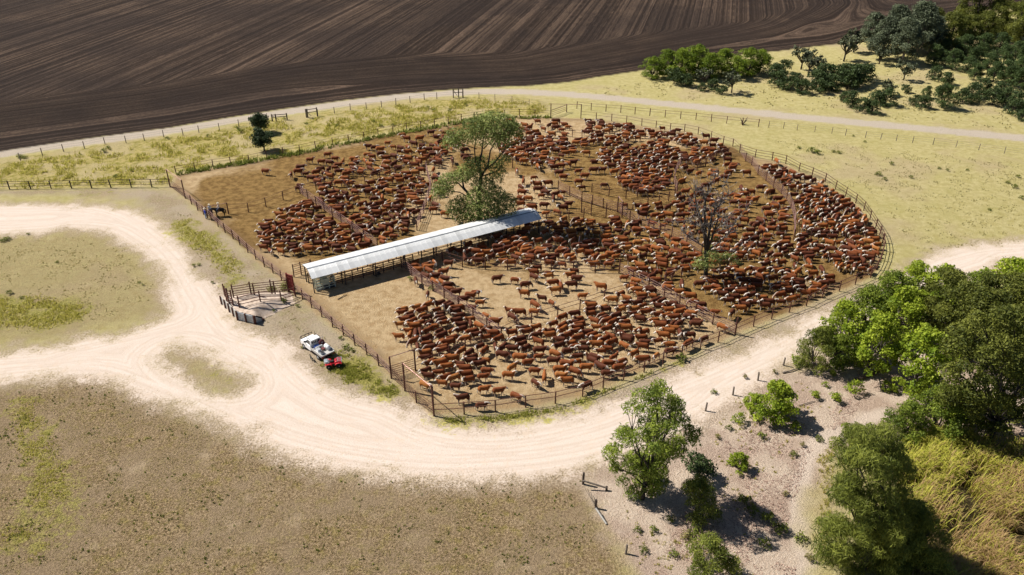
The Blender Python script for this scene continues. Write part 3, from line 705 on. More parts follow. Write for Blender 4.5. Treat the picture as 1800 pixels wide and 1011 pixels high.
def log(label, pts, r, mat='timber'):
    W_ = [G(p[0], p[1], p[2]) for p in pts]; b = MB()
    b.tube([p - W_[0] for p in W_], [r * (1 - .5 * i / len(W_)) for i in range(len(W_))], 7)
    for k in range(1, len(W_)):
        b.tube([W_[k] - W_[0], W_[k] - W_[0] + Vector((random.uniform(-.8, .8), random.uniform(-.5, .8), random.uniform(.1, .7)))], [r * .4, r * .1], 5)
    o = b.build('fallen_log', M[mat]); o.location = W_[0]; tag(o, label, 'log')
log('dark fallen log with broken branches lying under the bright green thicket', [(1502, 668, .15), (1515, 664, .25), (1528, 659, .2), (1545, 652, .15)], .22, 'darktimber')
log('thin grey fallen branch on the sand beside the last timber post', [(1376, 655, .1), (1392, 651, .15), (1404, 647, .1)], .1)
log('twiggy stick lying on the sand beside small pale shrubs', [(1405, 713, .06), (1420, 708, .1), (1432, 706, .05)], .06)
log('crooked stick on the empty ground of the front left pen', [(594, 526, .05), (603, 521, .08), (609, 519, .05)], .06, 'darktimber')
# ------------------------------------------------------------------ ute
fl, rl = G(538.7, 615), G(564, 635)
fd = (fl - rl).normalized(); lf_ = Vector((-fd.y, fd.x, 0))
ute_c = (fl + rl) / 2 - lf_ * .78
ute = empty('ute', ute_c, math.atan2(fd.y, fd.x)); tag(ute, 'white single cab ute with a loaded alloy tray parked on grass by the left fence', 'ute')
def bevelled(b, name, mat, parent, w=.05): return b.build(name, M[mat], parent, bevel=w)
lower = MB().prism([(.30, .52), (.30, 1.22), (1.72, 1.24), (2.45, 1.16), (2.72, 1.02), (2.78, .55), (2.3, .42), (.6, .42)], -.86, .86)
bevelled(lower, 'body', 'white', ute, .07)
cabb = MB().add([(.34, -.82, 1.2), (1.80, -.82, 1.2), (1.80, .82, 1.2), (.34, .82, 1.2), (.44, -.66, 1.82), (1.20, -.66, 1.84), (1.20, .66, 1.84), (.44, .66, 1.82)], [(0, 3, 2, 1), (4, 5, 6, 7), (0, 1, 5, 4), (1, 2, 6, 5), (2, 3, 7, 6), (3, 0, 4, 7)])
bevelled(cabb, 'cab', 'white', ute, .05)
def glassq(name, a, b, c, d, off):
    o_ = Vector(off)
    MB().add([Vector(p) + o_ for p in (a, b, c, d)] + [Vector(p) - o_ * .5 for p in (a, b, c, d)], [(0, 1, 2, 3), (7, 6, 5, 4), (0, 4, 5, 1), (1, 5, 6, 2), (2, 6, 7, 3), (3, 7, 4, 0)]).build(name, M['glass'], ute)
glassq('windscreen', (1.70, -.70, 1.27), (1.70, .70, 1.27), (1.26, .60, 1.78), (1.26, -.60, 1.78), (.03, 0, .02))
for y0, y1 in ((-.62, -.24), (-.19, .19), (.24, .62)):
    glassq('rear_window', (.352, y0, 1.32), (.352, y1, 1.32), (.425, y1 * .92, 1.72), (.425, y0 * .92, 1.72), (-.02, 0, 0))
for s in (-1, 1):
    glassq('side_window', (.55, s * .795, 1.28), (1.55, s * .795, 1.28), (1.15, s * .685, 1.74), (.58, s * .685, 1.74), (0, s * .02, .004))
    MB().box(1.45, 1.6, s * .9 - .12, s * .9 + .12, 1.25, 1.42, .02).build('mirror', M['black'], ute)
    MB().box(2.74, 2.80, s * .6 - .14, s * .6 + .14, .78, .95).build('headlight', M['grey'], ute)
    MB().box(-2.24, -2.20, s * .75 - .12, s * .75 + .12, .70, .80).build('tail_light', M['lamp'], ute)
    for x in (2.0, -1.2):
        wh = MB().lathe_y((x, s * .76 - .12, .39), [(.24, 0), (.36, .01), (.39, .05), (.39, .19), (.36, .23), (.24, .24)], 18).build('tyre', M['black'], ute)
        MB().lathe_y((x, s * .76 - .125, .39), [(.08, 0), (.23, .01), (.23, .24), (.08, .25)], 12).build('rim', M['grey'], wh)
    MB().box(-2.1, .2, s * .93 - .025, s * .93 + .025, .93, 1.16).build('tray_side', M['tray'], ute)
    MB().tube([(1.55, s * .62, 1.9), (.5, s * .62, 1.9)], .025, 6).build('roof_bar', M['black'], ute)
MB().box(-2.2, .22, -.95, .95, .86, .935).build('tray_floor', M['tray'], ute)
MB().box(-2.22, -2.17, -.95, .95, .88, 1.02).build('tailgate', M['tray'], ute)
MB().box(-2.3, 2.5, -.42, .42, .48, .62).build('chassis', M['dsteel'], ute)
hb = MB()
for z in (1.0, 1.45, 1.9): hb.tube([(.24, -.9, z), (.24, .9, z)], .03, 6)
for y in (-.9, -.45, 0, .45, .9): hb.tube([(.24, y, .93), (.24, y, 1.92)], .028, 6)
hb.build('headboard', M['tray'], ute)
bb = MB()
for z in (.55, .85, 1.2): bb.tube([(2.75, -.85, z), (2.98, -.6, z), (3.0, .6, z), (2.75, .85, z)], .045, 7)
for y in (-.55, 0, .55): bb.tube([(2.99, y, .5), (2.99, y, 1.22)], .04, 7)
bb.build('bull_bar', M['black'], ute)
MB().tube([(1.9, -.75, 1.2), (1.9, -.78, 2.0)], .02, 5).build('aerial', M['black'], ute)
def on_tray(x, y, z): return ute_c + fd * x + lf_ * y + Vector((0, 0, z))
rz_u = math.atan2(fd.y, fd.x)
sp = MB().lathe_y((0, 0, 0), [(.16, -.11), (.33, -.11), (.37, -.06), (.37, .06), (.33, .11), (.16, .11)], 18).build('spare_tyre', M['maroon']); sp.location = on_tray(.02, -.55, 1.33); sp.rotation_euler = (math.radians(6), 0, rz_u + math.radians(90)); tag(sp, 'maroon covered spare tyre leaning behind the ute cab', 'tyre')
MB().lathe_y((0, 0, 0), [(.05, -.115), (.15, -.1), (.15, .1), (.05, .115)], 12).build('rim', M['grey'], sp)
sw_ = MB().box(-.12, .12, -.38, .38, 0, .28, .03).build('blue_swag', M['blue'], None, bevel=.06); sw_.location = on_tray(.02, .2, .94); sw_.rotation_euler = (0, 0, rz_u); tag(sw_, 'blue bundle on the ute tray against the headboard', 'bundle')
def tray_item(name, x, y, dims, mat, label, cat, lid=None, bev=.03, rz=0):
    o = MB().box(-dims[0] / 2, dims[0] / 2, -dims[1] / 2, dims[1] / 2, 0, dims[2], .02).build(name, M[mat], None, bevel=bev)
    o.location = on_tray(x, y, .938); o.rotation_euler = (0, 0, rz_u + rz); tag(o, label, cat)
    if lid: MB().box(-dims[0] / 2 + .03, dims[0] / 2 - .03, -dims[1] / 2 + .03, dims[1] / 2 - .03, dims[2], dims[2] + .03).build('lid', M[lid], o)
    return o
tray_item('storage_box', -.35, .1, (.3, 1.0, .3), 'tray', 'long metal box across the front of the ute tray', 'box', 'grey')
tray_item('white_tub', -.95, .5, (.55, .45, .38), 'white', 'white tub on the left side of the ute tray', 'tub', 'grey')
dr = MB().lathe_y((0, 0, 0), [(.2, -.4), (.27, -.38), (.27, .38), (.2, .4)], 18).build('white_drum', M['white'], None, True); dr.location = on_tray(-1.15, -.6, 1.23); dr.rotation_euler = (0, 0, rz_u + math.radians(90)); tag(dr, 'white plastic drum lying on the far side of the ute tray', 'drum')
MB().lathe_y((0, 0, 0), [(.275, -.03), (.285, -.02), (.285, .02), (.275, .03)], 18).build('hoop', M['grey'], dr)
tray_item('tool_bag', -1.0, -.1, (.5, .4, .22), 'brown', 'brown bag in the middle of the ute tray', 'bag', 'maroon', .06, .3)
tray_item('grey_crate', -1.6, .45, (.5, .5, .25), 'galv', 'grey crate at the back corner of the ute tray', 'crate', 'dsteel')
tray_item('brown_sack', -.42, -.72, (.3, .35, .3), 'maroon', 'dark red sack behind the spare tyre on the ute tray', 'sack', None, .08)

# ------------------------------------------------------------------ quad bike
qc = G(587, 644); qz = math.radians(14)
qd = empty('quad_bike', qc, qz); tag(qd, 'red quad bike with grey racks parked behind the white ute', 'quad bike')
for x in (.62, -.6):
    for s in (-1, 1):
        t = MB().lathe_y((x, s * .44 - .13, .3), [(.14, 0), (.26, .01), (.30, .06), (.30, .2), (.26, .25), (.14, .26)], 16).build('tyre', M['black'], qd)
        MB().lathe_y((x, s * .44 - .135, .3), [(.04, 0), (.135, .02), (.135, .25), (.04, .27)], 10).build('rim', M['grey'], t)
MB().box(-.7, .75, -.2, .2, .3, .58, .05).build('chassis', M['dsteel'], qd)
for s in (-1, 1):
    MB().prism([(.15, .55), (.28, .72), (.6, .80), (.95, .70), (1.0, .60), (.92, .62), (.6, .72), (.3, .64), (.2, .52)], s * .44 - .2, s * .44 + .2).build('fender', M['red'], qd, bevel=.02)
    MB().prism([(-1.0, .60), (-.9, .74), (-.55, .80), (-.25, .70), (-.15, .52), (-.22, .52), (-.32, .64), (-.6, .72), (-.9, .64)], s * .44 - .2, s * .44 + .2).build('fender', M['red'], qd, bevel=.02)
    MB().box(.93, .99, s * .25 - .09, s * .25 + .09, .62, .72).build('headlight', M['grey'], qd)
MB().prism([(.1, .6), (.2, .86), (.45, .95), (.9, .80), (.98, .6)], -.40, .40).build('front_cowl', M['red'], qd, bevel=.04)
MB().prism([(-.95, .60), (-.9, .80), (-.55, .84), (-.2, .66), (.15, .66), (.35, .92), (.45, .86), (.4, .56), (-.2, .50)], -.30, .30).build('body_panel', M['red'], qd, bevel=.03)
MB().prism([(-.75, .70), (-.75, .92), (-.3, .86), (.05, .90), (.15, .70)], -.16, .16).build('seat', M['black'], qd, bevel=.04)
hbq = MB().tube([(.25, -.42, 1.06), (.32, -.2, 1.03), (.34, 0, 1.0), (.32, .2, 1.03), (.25, .42, 1.06)], .025, 6); hbq.tube([(.42, 0, .8), (.34, 0, 1.0)], .03, 6); hbq.build('handlebar', M['black'], qd)
for x0, x1, z in ((-1.05, -.5, .88), (.5, 1.0, .97)):
    rk = MB()
    for y in np.linspace(-.42, .42, 6): rk.tube([(x0, y, z), (x1, y, z)], .018, 5)
    for x in (x0, x1): rk.tube([(x, -.42, z), (x, .42, z)], .022, 5)
    rk.build('rack', M['grey'], qd)
MB().box(-1.0, -.6, -.38, .38, .90, 1.0, .02).build('rack_box', M['galv'], qd, bevel=.02)

# ------------------------------------------------------------------ bodies grown from lofts and fused into one surface
def loft(bm, ch, n=10):
    """ch: (x, y, z, side radius, other radius)"""
    pts = [Vector(c[:3]) for c in ch]; m = len(pts); rings = []
    for i, p in enumerate(pts):
        t = (pts[min(i + 1, m - 1)] - pts[max(i - 1, 0)]).normalized()
        s = Vector((0, 1, 0)) if abs(t.y) < .8 else Vector((1, 0, 0))
        s = (s - t * s.dot(t)).normalized(); q_ = t.cross(s)
        rings.append([bm.verts.new(p + s * math.cos(2 * math.pi * k / n) * ch[i][3] + q_ * math.sin(2 * math.pi * k / n) * ch[i][4]) for k in range(n)])
    for a, b in zip(rings, rings[1:]):
        for k in range(n): bm.faces.new((a[k], a[(k + 1) % n], b[(k + 1) % n], b[k]))
    for r, c, e in ((rings[0], 0, 1), (rings[-1], m - 1, -1)):
        d = (pts[c] - pts[c + e]).normalized(); v = bm.verts.new(pts[c] + d * ch[c][3] * .45)
        for k in range(n): bm.faces.new((r[k], r[(k + 1) % n], v))

def fuse(name, chains, voxel, tris, paint=None):
    bm = bmesh.new()
    for ch in chains: loft(bm, ch)
    bmesh.ops.recalc_face_normals(bm, faces=bm.faces)
    me = bpy.data.meshes.new(name + '_raw'); bm.to_mesh(me); bm.free()
    o = bpy.data.objects.new('tmp', me); col.objects.link(o)
    r = o.modifiers.new('r', 'REMESH'); r.mode = 'VOXEL'; r.voxel_size = voxel
    sm = o.modifiers.new('s', 'SMOOTH'); sm.factor = .4; sm.iterations = 1
    bpy.context.view_layer.update()
    nf = len(o.evaluated_get(bpy.context.evaluated_depsgraph_get()).data.polygons) * 2
    if nf > tris:
        d = o.modifiers.new('d', 'DECIMATE'); d.ratio = tris / nf
    out = bpy.data.meshes.new_from_object(o.evaluated_get(bpy.context.evaluated_depsgraph_get()))
    bpy.data.objects.remove(o); bpy.data.meshes.remove(me)
    out.name = name
    out.polygons.foreach_set('use_smooth', [True] * len(out.polygons))
    if paint:
        co = np.zeros(len(out.vertices) * 3); out.vertices.foreach_get('co', co); co = co.reshape(-1, 3)
        c = paint(co)
        at = out.color_attributes.new('coat', 'FLOAT_COLOR', 'POINT')
        at.data.foreach_set('color', np.concatenate([c, np.ones((len(c), 1))], 1).astype(np.float32).ravel())
    return out

def seg_d(co, a, b):
    a, b = np.array(a), np.array(b); e = b - a
    t = np.clip(((co - a) @ e) / (e @ e), 0, 1)
    return np.linalg.norm(co - a - t[:, None] * e, axis=1), t

def hide_mat(name, rough=.75):
    n = NT(name); f = n.noise(9, 4); c = n.attr('coat', 'Color')
    c = n.mix(1.0, c, n.mix(n.ramp(f, .3, .7), (.72, .72, .72), (1.12, 1.12, 1.12)), 'MULTIPLY')
    return n.fin(c, rough, .25)
M['hide'] = hide_mat('cattle_hide'); M['horse'] = hide_mat('horse_coat', .5); M['cloth'] = hide_mat('clothed_body', .9)

def cow_chains(pose):
    dz = -.52 if pose == 'lying' else 0
    ch = [[(-.84, 0, 1.04, .13, .12), (-.78, 0, 1.02, .24, .26), (-.60, 0, 1.00, .29, .34), (-.30, 0, .96, .31, .37), (.05, 0, .93, .34, .39), (.38, 0, .94, .31, .38), (.62, 0, .98, .26, .36), (.80, 0, 1.0, .18, .26)]]
    N = {'stand': ((.98, 0, 1.24), (1.38, 0, 1.02)), 'alert': ((.92, 0, 1.42), (1.26, 0, 1.28)), 'low': ((1.06, 0, 1.02), (1.36, 0, .68)), 'graze': ((1.08, 0, .68), (1.22, 0, .22)),
         'turn_left': ((.98, .16, 1.24), (1.06, .56, 1.04)), 'turn_right': ((.98, -.16, 1.24), (1.06, -.56, 1.04)), 'walk': ((1.02, 0, 1.16), (1.40, 0, .90)), 'lying': ((.98, .04, 1.28), (1.34, .12, 1.06))}[pose]
    pl, mz = N
    ch[0] = [(c[0], c[1], c[2] + dz, c[3], c[4]) for c in ch[0]]
    pl = (pl[0], pl[1], pl[2] + dz); mz = (mz[0], mz[1], mz[2] + dz)
    ch.append([(.55, 0, 1.04 + dz, .20, .30), ((.55 + pl[0]) / 2 + .02, pl[1] * .45, (1.04 + dz + pl[2]) / 2, .16, .22), (pl[0], pl[1], pl[2], .13, .15)])
    v = np.array(mz) - np.array(pl)
    P_ = lambda t: tuple(np.array(pl) + v * t)
    ch.append([(*P_(-.18), .10, .11), (*P_(.1), .135, .14), (*P_(.5), .105, .12), (*P_(.85), .085, .09), (*P_(1.0), .08, .075)])
    hx = v / np.linalg.norm(v); sx = np.array((-hx[1], hx[0], 0)) if abs(hx[0]) + abs(hx[1]) > .3 else np.array((0, 1, 0)); sx = sx / np.linalg.norm(sx)
    for s in (-1, 1):
        e0 = np.array(pl) + sx * s * .1; e1 = e0 + sx * s * .2 + np.array((-.03, 0, .0))
        ch.append([(*e0, .06, .05), (*e1, .055, .05)])
    sw = .16 if pose == 'walk' else .03
    if pose != 'lying':
        for s in (-1, 1):
            f = sw * s
            ch.append([(.50, s * .17, .85, .12, .17), (.53 + f * .4, s * .18, .62, .085, .10), (.53 + f, s * .18, .40, .065, .07), (.51 + f, s * .18, .12, .055, .055), (.53 + f, s * .18, 0.03, .07, .075)])
            f = -sw * s
            ch.append([(-.62, s * .18, .95, .14, .24), (-.66 + f * .3, s * .19, .70, .10, .16), (-.78 + f, s * .19, .45, .065, .08), (-.74 + f, s * .19, .14, .055, .06), (-.71 + f, s * .19, 0.03, .07, .075)])
        ch.append([(-.25, 0, .60, .12, .08), (.0, 0, .57, .10, .06)])
    else:
        for s in (-1, 1):
            ch.append([(.45, s * .22, .25, .12, .12), (.72, s * .26, .10, .07, .07), (.45, s * .28, .06, .06, .06)])
            ch.append([(-.6, s * .24, .3, .14, .16), (-.25, s * .34, .12, .08, .09), (-.6, s * .38, .06, .06, .06)])
    ch.append([(-.83, 0, 1.12 + dz, .05, .05), (-.93, .02, .95 + dz, .045, .045), (-.93, .04, max(.62 + dz, .12), .045, .045), (-.92, .04, max(.40 + dz, .06), .06, .06)])
    f = .83
    ch = [[(c[0] * f, c[1] * .92, c[2], c[3] * .86, c[4] * (.90 if abs(c[0]) < .9 and c[4] > .3 else 1)) for c in q] for q in ch]
    pl = (pl[0] * f, pl[1], pl[2]); mz = (mz[0] * f, mz[1], mz[2])
    return ch, pl, mz, dz

TONES = {'dark red': (.092, .024, .008), 'red brown': (.175, .047, .011), 'chestnut': (.265, .083, .018), 'orange tan': (.33, .125, .03)}
def cow_mesh(pose, tone, pat):
    ch, pl, mz, dz = cow_chains(pose)
    rs = np.random.RandomState(pat)
    base = np.array(TONES[tone]); white = np.array((.66, .60, .52))
    crest, sock, bel = rs.choice([0, .5, .9]), rs.uniform(.20, .38), rs.uniform(.52, .60)
    def paint(co):
        w_ = np.zeros(len(co))
        d, t = seg_d(co, pl, mz); w_ = np.maximum(w_, (d < .165) & (t > .05))
        mid = ((.45 + pl[0]) / 2, pl[1] * .45, (1.04 + dz + pl[2]) / 2)
        d, t = seg_d(co, (.51, 0, 1.40 + dz), (pl[0] - .05, pl[1], pl[2] + .17)); w_ = np.maximum(w_, ((d < .16) & (np.abs(co[:, 1] - pl[1] * t) < .075)) * crest)
        d, t = seg_d(co, (.66, 0, .74 + dz), (pl[0] + .04, pl[1], pl[2] - .16)); w_ = np.maximum(w_, (d < .12) * .9)
        if pose != 'lying': w_ = np.maximum(w_, (co[:, 2] < sock) & (np.abs(co[:, 0]) < .98) & (np.abs(co[:, 1]) > .08))
        w_ = np.maximum(w_, ((co[:, 2] < bel + dz) & (np.abs(co[:, 1]) < .22)) * .9)
        d, t = seg_d(co, (-.77, .04, .62 + dz), (-.76, .04, .3 + dz)); w_ = np.maximum(w_, (d < .1) * 1.0)
        w_ = w_[:, None]
        k = 1 + .18 * (rs.rand(len(co), 1) - .5)
        return base * k * (1 - w_) + white * w_ * (1 - .12 * rs.rand(len(co), 1))
    me = fuse('cow', ch, .05, 760, paint); me.materials.append(M['hide'])
    return me
POSES = ['stand', 'alert', 'low', 'graze', 'turn_left', 'turn_right', 'walk', 'lying']
COWS = {(p, t): cow_mesh(p, t, i * 7 + j) for i, p in enumerate(POSES) for j, t in enumerate(TONES)}

# ------------------------------------------------------------------ horses, riders, the man at the fence, the dog
def horse_mesh(tone, headlow):
    ch = [[(-.80, 0, 1.22, .14, .16), (-.70, 0, 1.20, .25, .30), (-.35, 0, 1.14, .27, .30), (.05, 0, 1.12, .28, .33), (.45, 0, 1.16, .25, .34), (.66, 0, 1.20, .17, .25)]]
    pl = (1.08, 0, 1.72) if not headlow else (1.18, 0, 1.38); mz = (1.46, 0, 1.36) if not headlow else (1.46, 0, .92)
    ch.append([(.48, 0, 1.28, .17, .28), ((.48 + pl[0]) / 2 + .04, 0, (1.28 + pl[2]) / 2, .12, .20), (*pl, .09, .13)])
    v = np.array(mz) - np.array(pl); Q = lambda t: tuple(np.array(pl) + v * t)
    ch.append([(*Q(-.12), .08, .09), (*Q(.25), .10, .13), (*Q(.7), .075, .085), (*Q(1), .07, .07)])
    for s in (-1, 1):
        ch.append([(pl[0] - .03, s * .06, pl[2] + .05, .035, .035), (pl[0] - .02, s * .07, pl[2] + .19, .03, .03)])
        ch.append([(.45, s * .16, 1.0, .12, .16), (.48, s * .16, .78, .08, .09), (.48, s * .16, .48, .06, .06), (.46, s * .16, .14, .045, .045), (.50, s * .16, .03, .065, .07)])
        ch.append([(-.60, s * .17, 1.12, .14, .24), (-.62, s * .17, .85, .10, .15), (-.78, s * .17, .52, .065, .075), (-.74, s * .17, .16, .048, .05), (-.70, s * .17, .03, .065, .07)])
    b = np.array(tone)
    me = fuse('horse', ch, .05, 1100, lambda co: b * (1 + .3 * (RS.rand(len(co), 1) - .5)) * np.where(co[:, 2:3] < .35, .7, 1)); me.materials.append(M['horse'])
    return me, pl
def make_horse(label, tone, loc, rz, headlow=False):
    me, pl = horse_mesh(tone, headlow); o = link('horse', me); o.location = loc; o.rotation_euler = (0, 0, rz); tag(o, label, 'horse')
    MB().tube([(-.84, 0, 1.3), (-.98, 0, 1.15), (-1.0, 0, .7), (-.97, 0, .5)], [.04, .08, .09, .03], 7).build('tail', M['black'], o, True)
    MB().tube([(pl[0], 0, pl[2] + .14), ((pl[0] + .5) / 2 - .03, 0, (pl[2] + 1.45) / 2 + .12), (.5, 0, 1.50)], [.03, .05, .04], 6).build('mane', M['black'], o, True)
    sdl = MB().prism([(-.32, 1.40), (-.34, 1.56), (-.22, 1.50), (0, 1.47), (.14, 1.50), (.2, 1.60), (.24, 1.42)], -.22, .22).build('saddle', M['brown'], o, bevel=.04)
    for s in (-1, 1): MB().box(-.18, .12, s * .285 - .02, s * .285 + .02, .95, 1.45, .03).build('saddle_flap', M['brown'], sdl)
    rn = MB().tube([(pl[0] + .25, .09, pl[2] - .2), (.6, .2, 1.5), (.18, 0, 1.62)], .012, 4).tube([(pl[0] + .25, -.09, pl[2] - .2), (.6, -.2, 1.5), (.18, 0, 1.62)], .012, 4).build('rein', M['brown'], o)
    return o
def person_mesh(seated, shirt, jeans, arms):
    """upright or astride figure, facing +x; hips at (0, 0, h)"""
    h = .92 if not seated else 0.0
    ch = [[(0, 0, h - .04, .155, .11), (0, 0, h + .08, .16, .115), (.01, 0, h + .28, .15, .11), (.02, 0, h + .45, .185, .12), (.01, 0, h + .54, .14, .09), (.02, 0, h + .60, .06, .06), (.03, 0, h + .66, .055, .06)],
          [(.03, 0, h + .64, .06, .07), (.045, 0, h + .71, .078, .095), (.05, 0, h + .78, .08, .1), (.045, 0, h + .85, .07, .085)],
          [(.13, 0, h + .755, .022, .02), (.16, 0, h + .745, .018, .016)]]
    hands = []
    for s, a in zip((1, -1), arms):
        el = (a[0][0], s * a[0][1], h + a[0][2]); ha = (a[1][0], s * a[1][1], h + a[1][2])
        ch.append([(0, s * .15, h + .50, .075, .07), (el[0] * .5, s * (.19 + a[0][1]) / 2, h + (.5 + a[0][2]) / 2, .055, .055), (*el, .045, .045), (*ha, .032, .032)])
        hands.append((el, ha))
        if seated:
            ch.append([(.02, s * .11, h, .10, .10), (.22, s * .27, h - .16, .085, .085), (.34, s * .32, h - .30, .065, .07), (.25, s * .32, h - .55, .055, .06), (.20, s * .32, h - .72, .045, .045)])
            ch.append([(.18, s * .32, h - .76, .05, .045), (.36, s * .33, h - .77, .045, .035)])
        else:
            ch.append([(0, s * .09, h, .095, .10), (.02, s * .10, h - .25, .08, .085), (.03, s * .105, h - .45, .06, .065), (-.01, s * .11, h - .68, .052, .058), (0, s * .11, h - .84, .042, .045)])
            ch.append([(-.03, s * .11, .06, .05, .05), (.16, s * .125, .04, .048, .035)])
    def paint(co):
        c = np.tile(np.array((.40, .24, .17)), (len(co), 1))
        z = co[:, 2] - h
        c[z < .57] = shirt
        lim = np.full(len(co), -10.0)
        for el, ha in hands:
            d, t = seg_d(co, el, ha); c[(d < .09) & (t > .82)] = (.40, .24, .17); lim[(d < .08) & (t > .15)] = 1
        c[(z < .03) & (lim < 0)] = jeans
        c[(z < (-.70 if seated else -.80))] = (.06, .035, .02)
        return c
    me = fuse('person', ch, .03, 1500, paint); me.materials.append(M['cloth'])
    return me, h, hands
def make_person(label, loc, rz, seated, shirt, jeans, arms):
    me, h, hands = person_mesh(seated, shirt, jeans, arms)
    o = link('person', me); o.location = loc; o.rotation_euler = (0, 0, rz); tag(o, label, 'person')
    hat = MB(); n = 14; prof = [(.215, .80), (.20, .815), (.105, .82), (.10, .90), (.085, .945), (.03, .935)]
    vs = [(.045 + r * math.cos(2 * math.pi * k / n), r * .85 * math.sin(2 * math.pi * k / n), h + z + (.03 * abs(math.sin(2 * math.pi * k / n)) if r > .15 else 0)) for r, z in prof for k in range(n)]
    fs = [(i * n + k, i * n + (k + 1) % n, (i + 1) * n + (k + 1) % n, (i + 1) * n + k) for i in range(len(prof) - 1) for k in range(n)] + [tuple(range(n - 1, -1, -1)), tuple(range((len(prof) - 1) * n, len(prof) * n))]
    hat.add(vs, fs).build('hat', M['straw'], o)
    for el, ha in hands:
        d = (Vector(ha) - Vector(el)).normalized(); side = d.cross(Vector((0, 0, 1))); side = side.normalized() if side.length > .1 else Vector((0, 1, 0)); nrm = side.cross(d)
        p = Vector(ha); hm = MB().tube([p, p + d * .05, p + d * .09], [.03, .042, .036], 7)
        for i, L in enumerate((.07, .08, .075, .06)):
            b0 = p + d * .085 + side * (i - 1.5) * .021; hm.tube([b0, b0 + d * L * .55 - nrm * .012, b0 + d * L * .8 - nrm * .045], [.011, .010, .008], 5)
        t0 = p + d * .03 - side * .035; hm.tube([t0, t0 + d * .035 - side * .025 - nrm * .01, t0 + d * .065 - side * .02 - nrm * .03], [.013, .012, .009], 5)
        hm.build('hand', M['skin'], o, True)
    return o
h2 = G(387, 380); z2 = math.radians(186)
make_horse('black horse with a rider, facing left beside the small railed gate', (.016, .013, .012), h2, z2, True)
def seat(p, rz): return Vector((p.x, p.y, 1.52)) + Vector((-.06 * math.cos(rz), -.06 * math.sin(rz), 0))
RIDE = [((.12, .26, .26), (.40, .12, .14)), ((.10, .27, .26), (.38, .14, .13))]
make_person('rider in a pale shirt and hat on the black horse', seat(h2, z2), z2, True, (.62, .55, .52), (.10, .15, .26), RIDE)
h1 = G(372, 382.5); h1 = Vector((h1.x, h1.y, 0)); z1 = math.radians(118)
make_horse('dark brown horse standing close inside the left fence', (.045, .018, .012), h1, z1)
make_person('rider in a light grey shirt and pale hat on the dark brown horse', seat(h1, z1), z1, True, (.50, .54, .60), (.09, .14, .26), RIDE)
mp = G(362.5, 385)
make_person('person in a bright blue shirt and jeans standing outside the left fence', mp, math.radians(40), False, (.018, .07, .50), (.20, .34, .55), [((.10, .24, .24), (.34, .17, .20)), ((.05, .25, .22), (.18, .22, .0))]).scale = (1.06, 1.06, 1.06)
dg_c = [[(-.30, 0, .46, .07, .07), (-.22, 0, .44, .09, .10), (.0, 0, .43, .08, .095), (.22, 0, .45, .09, .12), (.30, 0, .48, .06, .08)], [(.22, 0, .50, .07, .09), (.36, 0, .60, .06, .07), (.42, 0, .64, .06, .065)], [(.36, 0, .65, .06, .06), (.46, 0, .64, .06, .065), (.56, 0, .61, .035, .035), (.62, 0, .60, .03, .03)],
        [(-.32, 0, .48, .03, .03), (-.46, 0, .50, .028, .028), (-.56, 0, .56, .025, .025)]]
for s in (-1, 1):
    dg_c.append([(.20, s * .07, .40, .045, .05), (.21, s * .07, .22, .032, .035), (.20, s * .07, .06, .026, .026), (.23, s * .07, .02, .03, .035)])
    dg_c.append([(-.22, s * .07, .42, .055, .09), (-.20, s * .07, .28, .04, .055), (-.29, s * .07, .17, .028, .03), (-.26, s * .07, .05, .026, .026), (-.23, s * .07, .02, .03, .035)])
    dg_c.append([(.38, s * .045, .69, .025, .02), (.37, s * .055, .78, .02, .018)])
dme = fuse('dog', dg_c, .022, 900, lambda co: np.tile(np.array((.012, .011, .011)), (len(co), 1)) * np.where((co[:, 2:3] < .09), 3, 1)); dme.materials.append(M['horse'])
dog = link('dog', dme); dog.location = G(548.5, 634); dog.rotation_euler = (0, 0, math.radians(128)); dog.scale = (.95,) * 3; tag(dog, 'black dog standing on the grass beside the ute', 'dog')
# ------------------------------------------------------------------ cattle
HD = {'l': 180, 'r': 0, 'u': 90, 'd': 270, 'ul': 140, 'ur': 40, 'dl': 225, 'dr': 315}
KNOWN = crop(660, 560, 3.889, [(165, 30, 'l'), (160, 115, 'l'), (268, 52, 'l'), (236, 108, 'd'), (275, 110, 'd'), (288, 190, 'd'), (296, 85, 'd'), (345, 330, 'ul'), (742, 475, 'r'), (842, 487, 'r'), (595, 540, 'l'),
    (725, 587, 'r'), (968, 525, 'dr'), (340, 452, 'dr'), (548, 455, 'r'), (455, 430, 'l'), (735, 390, 'r'), (760, 350, 'r'), (910, 382, 'r'), (935, 328, 'ur'), (748, 278, 'l'), (1095, 432, 'dr'), (1155, 395, 'u'), (1090, 352, 'r'),
    (1312, 418, 'l'), (1270, 385, 'r'), (1365, 362, 'dr'), (1440, 455, 'dl'), (1590, 385, 'dr'), (1665, 335, 'r'), (1695, 385, 'l'), (1218, 285, 'r'), (985, 265, 'r'), (1042, 292, 'r'), (580, 305, 'l'), (1480, 285, 'ul'), (1370, 290, 'l'),
    (1260, 345, 'r'), (1440, 330, 'r'), (1530, 320, 'dr'), (1385, 250, 'l'), (640, 235, 'dl'), (745, 215, 'dl'), (820, 190, 'd'), (1115, 155, 'ul'), (1025, 205, 'dl'), (940, 205, 'l'), (870, 200, 'dl'), (1700, 180, 'dr'), (1590, 195, 'l'), (1510, 185, 'l')])
